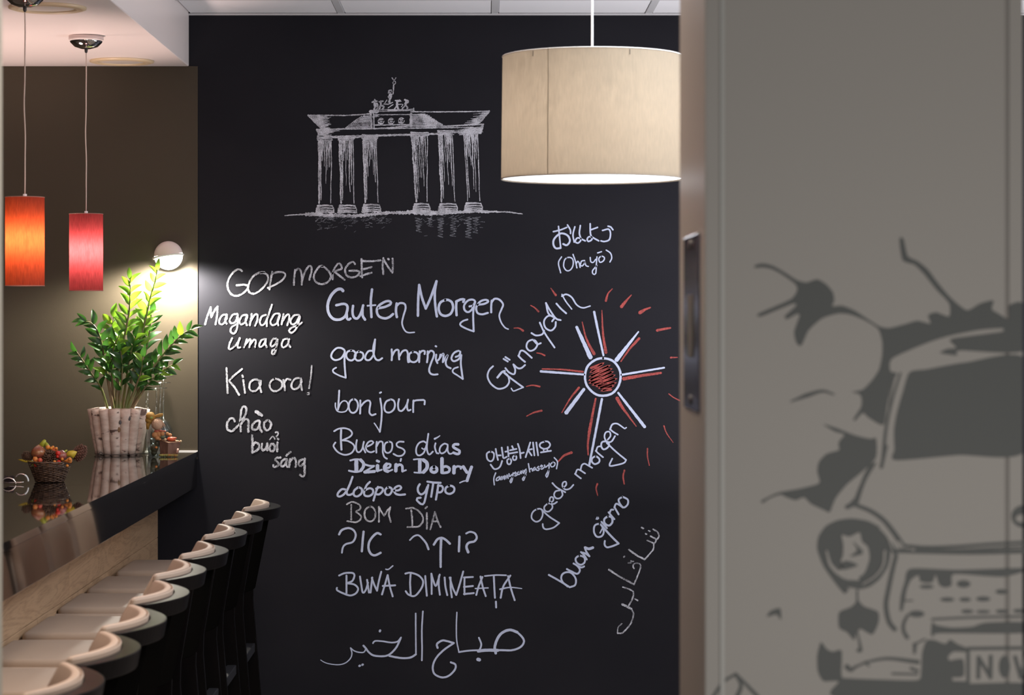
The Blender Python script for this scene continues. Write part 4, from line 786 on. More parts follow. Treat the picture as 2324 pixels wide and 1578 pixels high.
bulb = bm_obj('bulb', s, mat('lit_bulb', (1, 1, 1), 0.5, emis=((0.95, 0.96, 1.0), 460)), drum, smooth=True)
s = bmesh.new(); lathe(s, [(RD * .985, .003), (RD * .985, .005)], 96); bm_obj('lower_diffuser', s, mat('lit_diffuser', (0.8, 0.8, 0.8), 0.6, emis=((0.92, 0.95, 1.0), 2.6)), drum)
light('drum_light', 'AREA', (xl, ZL, zb_ - .004), 8, (0.88, 0.93, 1.0), 0.3)

# two red pendants over the bar
XP = -1.387
def red_pendant(Z, ytop, ybot, cx, wpx, tcol, lcol, power, label, wob):
    z0 = EYE - (ybot - VY) / F * Z; z1 = EYE - (ytop - VY) / F * Z; r = wpx / 2 / F * Z; x = (cx - VX) / F * Z
    t = thing('pendant_lamp', label, 'lamp', (x, Z, z0), 'red pendant lamps over the bar'); h = z1 - z0
    m = fabric('shade_fabric', (0.32, 0.06, 0.05), tcol, (330, 330, 42), 0.62)
    bm_obj('lamp_shade', shell_cyl(r, 0, h, 64, None, 10), m, t, smooth=True)
    mm = mat('shade_binding', (0.40, 0.20, 0.16), 0.6)
    bm_obj('shade_rim', ring_bm(r, 0, 0.0012), mm, t, smooth=True); bm_obj('shade_rim', ring_bm(r, h, 0.0012), mm, t, smooth=True)
    s = bmesh.new(); ball(s, Vector((0, 0, h * .52)), .020, 12, 8, (1, 1, 1.5)); bm_obj('bulb', s, mat('warm_bulb', (1, 1, 1), .5, emis=(lcol, power)), t, smooth=True)
    s = bmesh.new(); lathe(s, [(0.013, h * .62), (0.013, h - .012), (0.006, h + .004), (0.006, h + .010)], 12)
    for k in range(3): tube(s, [(0, 0, h - .006), (r * cos(k * 2.094), r * sin(k * 2.094), h - .001)], .001, 5)
    bm_obj('lamp_holder', s, M_whiteflex, t, smooth=True)
    zc = SOF - z0; n = 40; pts = []
    for k in range(n + 1):
        u = k / n; pts.append((wob * (sin(u * 9) + .5 * sin(u * 21 + 1)) * sin(pi * u), 0, h + .008 + (zc - .06 - h) * u))
    s = bmesh.new(); tube(s, pts, 0.0022, 6); bm_obj('cord', s, M_cable, t, smooth=True)
    s = bmesh.new(); R = 39.5 / F * 8.45
    lathe(s, [(R * .99, zc - .001), (R, zc - .012), (R * .99, zc - .014)], 40); bm_obj('canopy_collar', s, mat('pale_collar', (.65, .55, .53), .4), t, smooth=True)
    s = bmesh.new(); lathe(s, [(R * .99, zc - .0135), (R * .9, zc - .024), (R * .66, zc - .038), (R * .3, zc - .045), (.003, zc - .046)], 40); bm_obj('canopy', s, M_chrome, t, smooth=True)
    s = bmesh.new(); lathe(s, [(.0065, zc - .045), (.005, zc - .056), (.003, zc - .060)], 12); bm_obj('cord_grip', s, M_black, t, smooth=True)
red_pendant(7.31, 448, 649, 56.5, 88, (.32, .058, .016), (1.0, 0.66, 0.50), 150, 'orange-red cylinder pendant lamp at the far left, nearer the camera', .0016)
red_pendant(8.45, 486, 660, 195.5, 76, (.32, .058, .062), (1.0, 0.62, 0.56), 150, 'pink-red cylinder pendant lamp further back, beside the plant', .0014)

# flush ceiling rings in the soffit
def ring_light(x, y, label):
    t = thing('ceiling_downlight', label, 'ceiling light', (x, y, SOF), 'round flush fittings in the bulkhead')
    s = bmesh.new(); lathe(s, [(.122, -.0005), (.122, -.006), (.108, -.010), (.104, -.006), (.094, -.010), (.088, -.007), (.086, -.0005)], 48, cap=False)
    bm_obj('ring', s, mat('cream_ring', (.62, .50, .33), .4), t, smooth=True)
    s = bmesh.new(); lathe(s, [(.086, -.003), (.085, -.004)], 48); bm_obj('cover', s, mat('matt_cover', (.55, .50, .45), .7), t)
ring_light(-1.388, 9.27, 'round flush ceiling fitting nearest the back wall')
ring_light(-1.382, 7.66, 'round flush ceiling fitting behind the nearer pendant canopy')

# wall lamp
qx = (385.5 - VX) / F * D; qz = EYE - (581 - VY) / F * D; R = 0.0565
wl = thing('wall_lamp', 'small round white wall lamp shining down beside the blackboard', 'lamp', (qx, D - .004, qz))
M_lampw = mat('white_lamp_shell', (.72, .60, .57), .35)
s = bmesh.new(); lathe(s, [(.04, 0), (.04, .012)], 32); bmesh.ops.rotate(s, verts=s.verts, matrix=Matrix.Rotation(pi / 2, 3, 'X')); bm_obj('wall_mount', s, M_lampw, wl)
s = bmesh.new(); ball(s, Vector((0, -.038, 0)), R, 40, 24, (1, .46, 1))
bmesh.ops.bisect_plane(s, geom=s.verts[:] + s.edges[:] + s.faces[:], plane_co=(0, 0, .004), plane_no=(-.13, 0, 1), clear_inner=True)
bm_obj('lamp_shell', s, M_lampw, wl, smooth=True)
s = bmesh.new(); ball(s, Vector((0, -.038, 0)), R * .99, 40, 24, (1, .42, 1))
bmesh.ops.bisect_plane(s, geom=s.verts[:] + s.edges[:] + s.faces[:], plane_co=(0, 0, .004), plane_no=(-.13, 0, 1), clear_outer=True)
bm_obj('glowing_diffuser', s, mat('lit_opal', (1, 1, 1), .5, emis=((1.0, .97, .88), 6)), wl, smooth=True)
s = bmesh.new(); tube(s, [(R * 1.03 * cos(t), -.038 + .46 * R * -abs(sin(t)) * 1.05, -.004 + .008 * cos(t) + .006 * sin(t)) for t in [pi * k / 24 for k in range(25)]], .0035, 8)
bm_obj('lip', s, mat('lamp_lip', (.75, .74, .70), .3), wl, smooth=True)
s = bmesh.new(); ball(s, Vector((-R * 1.03, -.038, -.012)), .005, 10, 8); bm_obj('knob', s, M_lampw, wl, smooth=True)
light('wall_lamp_light', 'SPOT', (qx + .004, D - .125, qz - .030), 80, (1.0, .94, .82), .03, rot=(radians(4), 0, 0), spot=radians(170), blend=.45)

# ------------------------------------------------------------------ plant
PX, PY = (269.5 - VX) / F * 9.25, 9.25
plant = thing('potted_plant', 'tall green glossy-leaved plant in a birch log pot on the bar', 'plant', (PX, PY, ZC + .0005))
core = bmesh.new(); PH = 0.176; RB, RT = 0.073, 0.098
lathe(core, [(RB - .004, .002), (RT - .006, PH - .01), (RT - .014, PH - .01), (RT - .016, PH - .03)], 32)
pot = bm_obj('plant_pot', core, M_soil, plant)
def bark_mat(k):
    m = mat('birch_bark', (0.60, 0.46, 0.39), 0.75, spec=.2, noise=((28 + k, 28, 60), (0.70, 0.58, 0.50), 4, .4, .62), bump=((60, 60, 160), .5, .002))
    nt = m.node_tree; b = nt.nodes['Principled BSDF']; lk = b.inputs['Base Color'].links[0]; src = lk.from_socket
    tc = nt.nodes.new('ShaderNodeTexCoord'); mp = nt.nodes.new('ShaderNodeMapping'); mp.inputs['Scale'].default_value = (24, 24, 44); mp.inputs['Location'].default_value = (k * 3.1, k * 1.7, k * 5.3)
    nz = nt.nodes.new('ShaderNodeTexNoise'); nz.inputs['Scale'].default_value = 1; nz.inputs['Detail'].default_value = 5
    rp = nt.nodes.new('ShaderNodeValToRGB'); rp.color_ramp.elements[0].position = .60 - .06 * (k == 2); rp.color_ramp.elements[1].position = .67 - .06 * (k == 2)
    mx = nt.nodes.new('ShaderNodeMix'); mx.data_type = 'RGBA'; mx.inputs[7].default_value = (.15, .10, .085, 1)
    nt.links.new(tc.outputs['Object'], mp.inputs[0]); nt.links.new(mp.outputs[0], nz.inputs['Vector']); nt.links.new(nz.outputs[0], rp.inputs[0])
    nt.links.new(rp.outputs[0], mx.inputs[0]); nt.links.new(src, mx.inputs[6]); nt.links.new(mx.outputs[2], b.inputs['Base Color'])
    return m
barks = [bark_mat(k) for k in range(4)]
NL = 15; ang0 = -pi / 2 - .02
for k in range(NL):
    a = ang0 + 2 * pi * k / NL + rnd.uniform(-.03, .03); wd = .0175 * rnd.uniform(.9, 1.15)
    s = bmesh.new(); pts = []; rad = []
    for j in range(7):
        t = j / 6; rr = RB + (RT - RB) * t; pts.append((rr * cos(a) + rnd.uniform(-.0008, .0008), rr * sin(a), .002 + (PH - .003 + rnd.uniform(0, .004)) * t)); rad.append(wd * (.9 + .28 * t) * rnd.uniform(.97, 1.03))
    tube(s, pts, rad, 12)
    lg = bm_obj('birch_log', s, barks[[0, 0, 1, 2, 1, 0, 3][k % 7]], pot, smooth=True)
def knot(az, h, r, col):
    rr = RB + (RT - RB) * h / PH + .0165
    s = bmesh.new(); ball(s, Vector((rr * cos(az), rr * sin(az), h)), r, 10, 8, (1, .35, 1.7), Matrix.Rotation(az + pi / 2, 3, 'Z')); bm_obj('bark_knot', s, col, pot, smooth=True)
M_knot = mat('bark_knot', (.20, .12, .06), .8); M_knotg = mat('grey_knot', (.10, .09, .09), .8)
knot(-pi / 2 - .42, .130, .0075, M_knot); knot(-pi / 2 + .52, .143, .0055, M_knotg); knot(-pi / 2 + .20, .128, .005, M_knotg); knot(-pi / 2 + .16, .10, .006, M_knot)
s = bmesh.new(); tube(s, [((RB + .019) * cos(t), (RB + .019) * sin(t), .006 + .0006 * sin(9 * t)) for t in [2 * pi * k / 48 for k in range(48)]], .0009, 6, closed=True)
tube(s, [(-.055 + .006 * cos(t), -RB - .012, .009 + .005 * sin(t)) for t in [2 * pi * k / 12 for k in range(12)]], .0011, 6, closed=True)
bm_obj('tie_wire', s, M_black, pot)
s = bmesh.new(); lathe(s, [(RT - .012, PH - .02), (RT - .05, PH - .008), (.004, PH - .004)], 20); bm_obj('soil', s, M_soil, plant, smooth=True)

def leaf_mat(name, c1, c2):
    m = mat(name, c1, 0.38, spec=.45); nt = m.node_tree; b = nt.nodes['Principled BSDF']
    oi = nt.nodes.new('ShaderNodeObjectInfo'); rp = nt.nodes.new('ShaderNodeValToRGB')
    rp.color_ramp.elements[0].color = (*c1, 1); rp.color_ramp.elements[1].color = (*c2, 1)
    nt.links.new(oi.outputs['Random'], rp.inputs[0]); nt.links.new(rp.outputs[0], b.inputs['Base Color'])
    tr = nt.nodes.new('ShaderNodeBsdfTranslucent'); mx = nt.nodes.new('ShaderNodeMixShader'); mx.inputs[0].default_value = .30
    hs = nt.nodes.new('ShaderNodeHueSaturation'); hs.inputs['Value'].default_value = 1.7; hs.inputs['Hue'].default_value = .485
    nt.links.new(rp.outputs[0], hs.inputs['Color']); nt.links.new(hs.outputs[0], tr.inputs[0])
    out = nt.nodes['Material Output']; nt.links.new(b.outputs[0], mx.inputs[1]); nt.links.new(tr.outputs[0], mx.inputs[2]); nt.links.new(mx.outputs[0], out.inputs[0])
    return m
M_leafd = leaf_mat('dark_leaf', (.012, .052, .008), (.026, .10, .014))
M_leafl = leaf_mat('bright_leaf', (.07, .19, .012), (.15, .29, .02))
M_stem = mat('plant_stem', (.14, .17, .05), .45, noise=((40, 40, 14), (.22, .16, .09), 3, .4, .6))
def leaf_mesh(wf, mt):
    bm = bmesh.new(); n = 7; L = []; Cc = []; Rr = []
    for i in range(n + 1):
        t = i / n; w = wf * (sin(pi * t ** 0.82) ** 0.85) * .5 if 0 < i < n else .0; z = .10 * sin(pi * t) - .10 * t * t
        if i in (0, n): v = bm.verts.new((t, 0, z)); L.append(v); Cc.append(v); Rr.append(v)
        else: L.append(bm.verts.new((t, w, z + w * .45))); Cc.append(bm.verts.new((t, 0, z))); Rr.append(bm.verts.new((t, -w, z + w * .45)))
    for i in range(n):
        for A, B in ((L, Cc), (Cc, Rr)):
            q = []
            for v in (A[i], A[i + 1], B[i + 1], B[i]):
                if v not in q: q.append(v)
            if len(q) >= 3: bm.faces.new(q)
    me = bpy.data.meshes.new('leaf'); bm.to_mesh(me); bm.free(); me.materials.append(mt)
    for p in me.polygons: p.use_smooth = True
    return me
LM = {(w, d): leaf_mesh(w, M_leafl if d else M_leafd) for w in (.36, .44) for d in (0, 1)}
Q = (150, 560, 3.155)
# stem: points in the crop's pixels, depth offset at the tip, radius, first leaf, leaf count, leaf length (m), bright
STEMS = [
    ("362 1175 375 900 410 680 450 480 460 320 458 225", -.02, .0062, .38, 19, .052, 1),
    ("425 1175 490 860 560 560 600 380 640 240 652 160", .02, .0062, .36, 20, .045, 1),
    ("340 1175 290 900 262 720 225 600 175 545 118 535", -.07, .0055, .38, 17, .050, 0),
    ("455 1175 560 960 650 830 730 730 830 630 905 590", -.05, .0055, .36, 18, .048, 0),
    ("300 1170 250 1010 190 920 130 830 70 745", -.05, .0045, .30, 12, .042, 0),
    ("385 1175 372 930 350 760 330 600 345 500", .05, .0055, .35, 15, .054, 1),
    ("440 1175 520 980 570 760 600 600 612 470", .04, .005, .36, 14, .050, 0),
    ("465 1175 560 1020 640 930 720 870 775 840", -.02, .005, .35, 13, .042, 0),
    ("350 1175 330 960 330 800 352 690 380 640", -.06, .005, .40, 12, .050, 0),
    ("400 1175 430 960 455 800 480 700 500 640", -.05, .005, .38, 13, .050, 0),
    ("375 1175 400 960 400 820 390 740", -.08, .0045, .35, 9, .048, 0),
    ("430 1175 500 1000 540 880 550 780", -.07, .0045, .35, 10, .046, 0),
]
for si, (s_, dep, rad, f0, nl, ll, bright) in enumerate(STEMS):
    v = [float(a) for a in s_.split()]; p2 = [(Q[0] + v[i] / Q[2], Q[1] + v[i + 1] / Q[2]) for i in range(0, len(v), 2)]
    q = cat(p2, 4); n = len(q); pts = []
    for i, (x, y) in enumerate(q):
        t = i / (n - 1); p = P(x, y, PY + (rnd.uniform(-.02, .02) if False else 0) + dep * t ** 1.2 + (si % 5 - 2) * .012 * (1 - t)); pts.append(p - plant.location)
    s = bmesh.new(); tube(s, pts, [rad * 1.3 * (1 - .76 * i / (n - 1)) for i in range(n)], 7)
    st = bm_obj('stem', s, M_stem, plant, smooth=True)
    for k in range(nl):
        t = f0 + (1 - f0) * (k / (nl - 1)) ** .95; i = min(n - 2, int(t * (n - 1))); p = pts[i]; tan = (pts[i + 1] - pts[max(0, i - 1)]).normalized()
        side = 1 if k % 2 else -1
        perp = Vector((tan.z, 0, -tan.x)).normalized() * side
        ang = radians(46 if k < nl - 1 else 5) * rnd.uniform(.8, 1.15)
        d = tan * cos(ang) + perp * sin(ang) + Vector((0, rnd.uniform(-.38, .25), 0)); d.normalize()
        L = ll * (1.0 - .25 * abs(t - .62) / .4) * rnd.uniform(.9, 1.12) * 1.38
        up = (Vector((0, -1, 0)) * .8 + Vector((0, 0, .5)) + perp * rnd.uniform(-.5, .3) + Vector((rnd.uniform(-.5, .5), 0, 0)))
        up = (up - d * up.dot(d)).normalized(); yv = up.cross(d)
        M = Matrix((d, yv, up)).transposed().to_4x4(); M = Matrix.Translation(p) @ M @ Matrix.Scale(L, 4)
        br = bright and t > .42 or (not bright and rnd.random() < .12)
        o = obj('leaf', LM[(.44 if rnd.random() < .5 else .36, 1 if br else 0)], None, st); o.matrix_local = M

# ------------------------------------------------------------------ glassware behind the plant
def glass_obj(name, prof, label, x, y, parts):
    t = thing(name, label, 'glass', (x, y, ZC + .0005))
    for nm, pr in parts:
        s = bmesh.new(); lathe(s, pr, 32, cap=pr[0][0] > .0005); bm_obj(nm, s, M_glass, t, smooth=True)
    return t
gx = (334 - VX) / F * 9.36
glass_obj('glass_candlestick', None, 'tall clear glass candlestick half hidden behind the plant', gx, 9.36,
    [('foot', [(.020, 0), (.020, .003), (.009, .009), (.006, .012)]), ('rod', [(.0062, .0121), (.0062, .36)]), ('drip_plate', [(.006, .3601), (.030, .362), (.030, .365), (.006, .368)])])
def upturned(x, y, h, label):
    b = .032
    glass_obj('wine_glass', None, label, x, y, [('bowl', [(.030, 0.0), (.037, .05), (.036, .09), (.022, .118), (.0045, .130), (.0001, .131)][:6] + [(.0001, .129), (.020, .1155), (.0345, .09), (.0355, .05), (.0285, 0.0)]),
        ('stem', [(.0036, .1312), (.0034, h - .012)]), ('foot', [(.0036, h - .0118), (.008, h - .006), (.040, h - .003), (.040, h)])])
for x, y, yp, lb in ((355, 9.215, 880, 'upturned clear wine glass, shortest, directly right of the plant stems'), (364, 9.31, 868, 'upturned clear wine glass in the middle, behind the figurine'),
                     (371, 9.42, 854, 'upturned clear wine glass with the highest foot, near the wall')):
    upturned((x - VX) / F * y, y - .0, (EYE - (yp - VY) / F * y) - ZC, lb)

# ------------------------------------------------------------------ harvest figurine
FY = 9.12
def fo(x, y, Z=FY): return P(300 + x / 10.52, 910 + y / 10.52, Z)
base = fo(860, 1335); base.z = ZC + .0005
fig = thing('figurine', 'small straw-hat doll figurine leaning over a little wooden tub beside the plant', 'figurine', tuple(base))
def fpart(nm, balls, mt, par=None):
    s = bmesh.new()
    for (x, y, r, sc, dz) in balls: ball(s, fo(x, y, FY + dz) - base, r / 10.52 / F * FY, 12, 8, sc)
    return bm_obj(nm, s, mt, par or fig, smooth=True)
M_straw = mat('straw_hat', (.34, .18, .03), .7, bump=((300, 300, 300), .5, .002)); M_hair = mat('straw_hair', (.56, .36, .24), .8, bump=((500, 500, 120), .9, .003))
M_tub = mat('wooden_tub', (.13, .065, .045), .7, noise=((60, 60, 25), (.19, .10, .07), 3, .4, .6)); M_dress = mat('dress_cloth', (.42, .19, .07), .7, bump=((200, 200, 200), .6, .003))
fpart('hat_crown', [(435, 380, 115, (1, 1, 1.0), 0), (400, 460, 90, (1, 1, 1), 0), (450, 320, 70, (1.1, 1, .8), 0)], M_straw)
s = bmesh.new(); pts = [fo(*p) - base for p in ((365, 680), (375, 560), (470, 470), (560, 370), (660, 345), (735, 320))]
tube(s, pts, [.0045, .0085, .0055, .0055, .0075, .004], 10); bm_obj('hat_brim', s, M_straw, fig, smooth=True)
fpart('hat_leaf', [(450, 400, 38, (1.2, .6, .8), -.014)], mat('hat_leaf', (.22, .34, .08), .6))
fpart('head', [(600, 560, 145, (1, 1, 1), 0)], M_hair)
s = bmesh.new()
for k in range(46):
    a = rnd.uniform(-.5, 2.6); x0, y0 = 620 + 60 * cos(a), 545 - 60 * sin(a); L = rnd.uniform(110, 185)
    tube(s, [fo(x0, y0, FY - .006) - base, fo(620 + L * .75 * cos(a), 555 - L * .6 * sin(a), FY - .008) - base, fo(620 + L * cos(a), 575 - L * .8 * sin(a) + 40, FY - rnd.uniform(0, .012)) - base], [.0011, .001, .0004], 5)
hr = bm_obj('hair', s, M_hair, fig, smooth=True)
fpart('scarf', [(600, 725, 60, (1.3, 1, .55), 0), (680, 715, 50, (1.2, 1, .5), -.004), (770, 725, 34, (1.1, 1, .6), -.004)], mat('red_scarf', (.48, .13, .08), .7))
fpart('body', [(640, 800, 105, (1, 1, 1), .004), (720, 790, 60, (1, 1, 1), -.004)], M_dress)
fpart('arm', [(545, 820, 78, (1, 1, 1), -.004), (600, 890, 58, (1.1, 1, 1), -.006), (650, 920, 40, (1.2, 1, .8), -.008)], M_dress)
fpart('arm', [(840, 790, 45, (1, 1, 1), 0), (900, 820, 52, (1, 1, .9), -.002)], M_dress)
fpart('apron', [(730, 865, 58, (1.1, .8, .7), -.006)], mat('green_apron', (.12, .14, .08), .8))
s = bmesh.new()
top = [(650, 940, .0), (860, 1000, -.025), (1150, 985, -.005), (960, 925, .02)]; bot = [(670, 1300, .0), (850, 1325, -.02), (1100, 1310, -.004), (930, 1290, .016)]
tv = [s.verts.new(fo(a, b, FY + d) - base) for a, b, d in top]; bv = [s.verts.new(Vector((*(fo(a, b, FY + d) - base).xy, .004))) for a, b, d in bot]
for k in range(4): s.faces.new((tv[k], tv[(k + 1) % 4], bv[(k + 1) % 4], bv[k]))
s.faces.new(bv[::-1]); iv = [s.verts.new(v.co * .9 + (sum((w.co for w in tv), Vector()) / 4) * .1) for v in tv]
for k in range(4): s.faces.new((tv[k], iv[k], iv[(k + 1) % 4], tv[(k + 1) % 4]))
lv = [s.verts.new(v.co - Vector((0, 0, .008))) for v in iv]
for k in range(4): s.faces.new((iv[k], lv[k], lv[(k + 1) % 4], iv[(k + 1) % 4]))
s.faces.new(lv); bm_obj('tub', s, M_tub, fig)
s = bmesh.new(); tube(s, [v.co.copy() for v in []] or [fo(a, b - 6, FY + d) - base for a, b, d in top], .0016, 6, closed=True); bm_obj('tub_rim', s, mat('rim_wood', (.52, .30, .18), .6), fig, smooth=True)
fpart('red_leaf', [(930, 915, 95, (1.1, .8, .62), -.008), (1000, 890, 60, (1.1, .5, .35), -.012)], mat('red_leaf', (.62, .11, .04), .4))
fpart('white_berry', [(790, 925, 34, (1, 1, 1), -.012), (1070, 960, 28, (2.0, 1, .6), -.008), (1160, 965, 26, (1, 1, 1), -.004)], mat('pale_berry', (.68, .48, .28), .5))
s = bmesh.new(); c = fo(1085, 1200, FY - .024) - base
g = bmesh.ops.create_cone(s, cap_ends=True, segments=20, radius1=.0098, radius2=.0098, depth=.006); bmesh.ops.transform(s, verts=g['verts'], matrix=Matrix.Translation(c) @ Matrix.Rotation(pi / 2 + .2, 4, 'Y') @ Matrix.Diagonal((1, 1, 1, 1)))
bm_obj('wheel', s, mat('wheel_wood', (.52, .30, .22), .6), fig)
s = bmesh.new()
for k in range(16): 
    x = 680 + k * 26; ball(s, Vector(((fo(x, 1280) - base).x, -.018 + rnd.uniform(-.004, .004), .006)), .0065 * rnd.uniform(.8, 1.1), 8, 6, (1, 1, .8))
bm_obj('moss_base', s, mat('moss', (.26, .24, .07), .9, noise=((90, 90, 90), (.45, .20, .06), 3, .5, .6)), fig, smooth=True)
fpart('dark_skirt', [(530, 1140, 95, (1, 1, 1.15), .004), (520, 1230, 70, (1, 1, 1.1), .004), (590, 1020, 60, (1, 1, 1.3), .006)], mat('dark_green_skirt', (.035, .035, .015), .6))
fpart('orange_pumpkin', [(575, 1115, 32, (1, 1, .9), -.014)], mat('tiny_pumpkin', (.55, .20, .05), .5))

# ------------------------------------------------------------------ wicker basket and its contents
BY = 7.73
def nb(x, y, Z=BY): return P(30 + x / 12.14, 980 + y / 12.14, Z)
bx = nb(1010, 1400); bx.z = ZC + .0005
sc = 1 / 12.14 / F * BY
basket = thing('wicker_basket', 'small dark wicker basket heaped with autumn decorations', 'basket', tuple(bx))
zr0 = 0.0; ztop = (nb(0, 905) - nb(0, 1438)).z; rb, rt = 375 * sc, 585 * sc
M_wick = mat('dark_willow', (.055, .028, .018), .45, noise=((60, 60, 260), (.17, .10, .06), 3, .42, .68))
s = bmesh.new(); rows = 17; ns = 22
for j in range(rows):
    t = (j + .5) / rows; r0 = rb + (rt - rb) * t; pts = []
    m = ns * 4
    for k in range(m):
        a = 2 * pi * k / m; rr = r0 + .0026 * cos(ns / 2 * a + pi * j) ; pts.append((rr * cos(a), rr * sin(a), .002 + ztop * t + .0012 * sin(3 * a + j)))
    tube(s, pts, .00165, 5, closed=True)
w = bm_obj('woven_side', s, M_wick, basket, smooth=True); w['kind'] = 'stuff'
s = bmesh.new()
for k in range(ns):
    a = 2 * pi * k / ns; tube(s, [(rb * cos(a), rb * sin(a), 0), (rt * cos(a), rt * sin(a), ztop + .002)], .0011, 5)
w = bm_obj('stakes', s, M_wick, basket, smooth=True); w['kind'] = 'stuff'
s = bmesh.new(); 
for ph in (0, pi): tube(s, [((rt + .002 * cos(11 * a + ph)) * cos(a), (rt + .002 * cos(11 * a + ph)) * sin(a), ztop + .003 + .0015 * sin(11 * a + ph)) for a in [2 * pi * k / 88 for k in range(88)]], .0019, 6, closed=True)
bm_obj('rim', s, M_wick, basket, smooth=True)
s = bmesh.new(); lathe(s, [(rb - .002, .0008), (rt - .008, ztop - .010)], 32); bm_obj('lining', s, mat('dark_lining', (.03, .015, .01), .9), basket)

def bt(name, label, cat_, build, mt, group=None, x=0, y=0, dz=0):
    c = nb(x, y, BY + dz); s = bmesh.new(); build(s)
    o = bm_obj(name, s, mt, None, tuple(c), smooth=True); tag(o, label, cat_, group); return o
M_apple = mat('plastic_apple', (.21, .055, .035), .25, noise=((30, 30, 90), (.30, .13, .045), 3, .35, .62), spec=.6)
M_apple2 = mat('plum_apple', (.17, .030, .045), .3, noise=((40, 40, 40), (.26, .07, .05), 3, .4, .6), spec=.6)
def apple(r):
    def f(s):
        pr = []
        for i in range(13):
            t = pi * i / 12; z = -cos(t) * .86 - (.0 if 1 < i < 11 else 0) ; pr.append((max(.001, sin(t) * (1 + .06 * cos(t))) * r, (z - .18 * math.exp(-(sin(t) / .3) ** 2) * cos(t) * -1 * -1) * r))
        lathe(s, pr, 24); tube(s, [(0, 0, r * .55), (r * .1, 0, r * 1.02)], r * .05, 6)
    return f
bt('decorative_apple', 'large brownish-red striped apple on top left of the basket', 'fruit', apple(210 * sc), M_apple, 'fruit in the wicker basket', 700, 575, -.020)
bt('decorative_apple', 'smaller purple-red apple at the right of the pine cone', 'fruit', apple(150 * sc), M_apple2, 'fruit in the wicker basket', 1330, 660, -.026)
M_cone = mat('pine_cone', (.14, .058, .038), .7); M_cone2 = mat('pine_cone_dark', (.09, .045, .024), .7)
def cone(r, L, rot, open_=1.0, n=90):
    def f(s):
        core = ball(s, Vector((0, 0, L / 2)), r * .7, 10, 8, (1, 1, L / 2 / (r * .75)))
        for k in range(n):
            t = (k + .5) / n; a = k * 2.39996; rr = r * (sin(pi * min(.96, .10 + t * .86)) ** .55) ; z = L * t
            d = Vector((cos(a), sin(a), .35 + .5 * t)).normalized(); u = Vector((-sin(a), cos(a), 0)); v = d.cross(u)
            p = Vector((0, 0, z)) + Vector((cos(a), sin(a), 0)) * rr * .55; tip = Vector((0, 0, z)) + Vector((cos(a), sin(a), 0)) * rr * (1 + .08 * open_) + Vector((0, 0, r * .18))
            w = r * .22
            vs = [s.verts.new(q) for q in (p - u * w * .5, p + u * w * .5, tip + u * w * .8 - v * w * .25, tip + d * w * .5 + v * w * .1, tip - u * w * .8 - v * w * .25, tip + v * w * .5)]
            for q in ((0, 1, 2, 4), (4, 2, 3), (4, 3, 5), (3, 2, 5), (2, 1, 5), (0, 4, 5), (1, 0, 5)): s.faces.new([vs[i] for i in q])
        bmesh.ops.rotate(s, verts=s.verts, matrix=Matrix.Rotation(rot[1], 3, 'Y') @ Matrix.Rotation(rot[0], 3, 'X'))
    return f
o = bt('pine_cone', 'long reddish pine cone sticking up at the right of the basket', 'pine cone', cone(175 * sc, 470 * sc, (0, radians(33))), M_cone, 'pine cones in the basket', 1690, 800, .002); 
o = bt('pine_cone', 'open brown pine cone in the middle of the basket', 'pine cone', cone(185 * sc, 260 * sc, (radians(62), 0)), M_cone2, 'pine cones in the basket', 1030, 760, -.012)
o = bt('pine_cone', 'dark pine cone tucked at the left of the basket', 'pine cone', cone(130 * sc, 300 * sc, (radians(10), radians(-50))), M_cone2, 'pine cones in the basket', 520, 790, -.012)
def flat_leaf(pts, thick=.0006, fold=.003):
    def f(s):
        c = nb(*lc)
        vs = [nb(x, y, BY + lz) - c for x, y in pts]; m = sum(vs, Vector()) / len(vs); m.y -= fold
        a = [s.verts.new(v) for v in vs]; b = [s.verts.new(v + Vector((0, thick, 0))) for v in vs]; cm = s.verts.new(m); cb = s.verts.new(m + Vector((0, thick, 0)))
        n = len(vs)
        for k in range(n): s.faces.new((a[k], a[(k + 1) % n], cm)); s.faces.new((b[(k + 1) % n], b[k], cb)); s.faces.new((a[(k + 1) % n], a[k], b[k], b[(k + 1) % n]))
    return f
M_yl = mat('yellow_leaf', (.55, .42, .04), .45); M_ygl = mat('olive_leaf', (.34, .36, .03), .45); M_ol = mat('orange_leaf', (.62, .22, .05), .45)
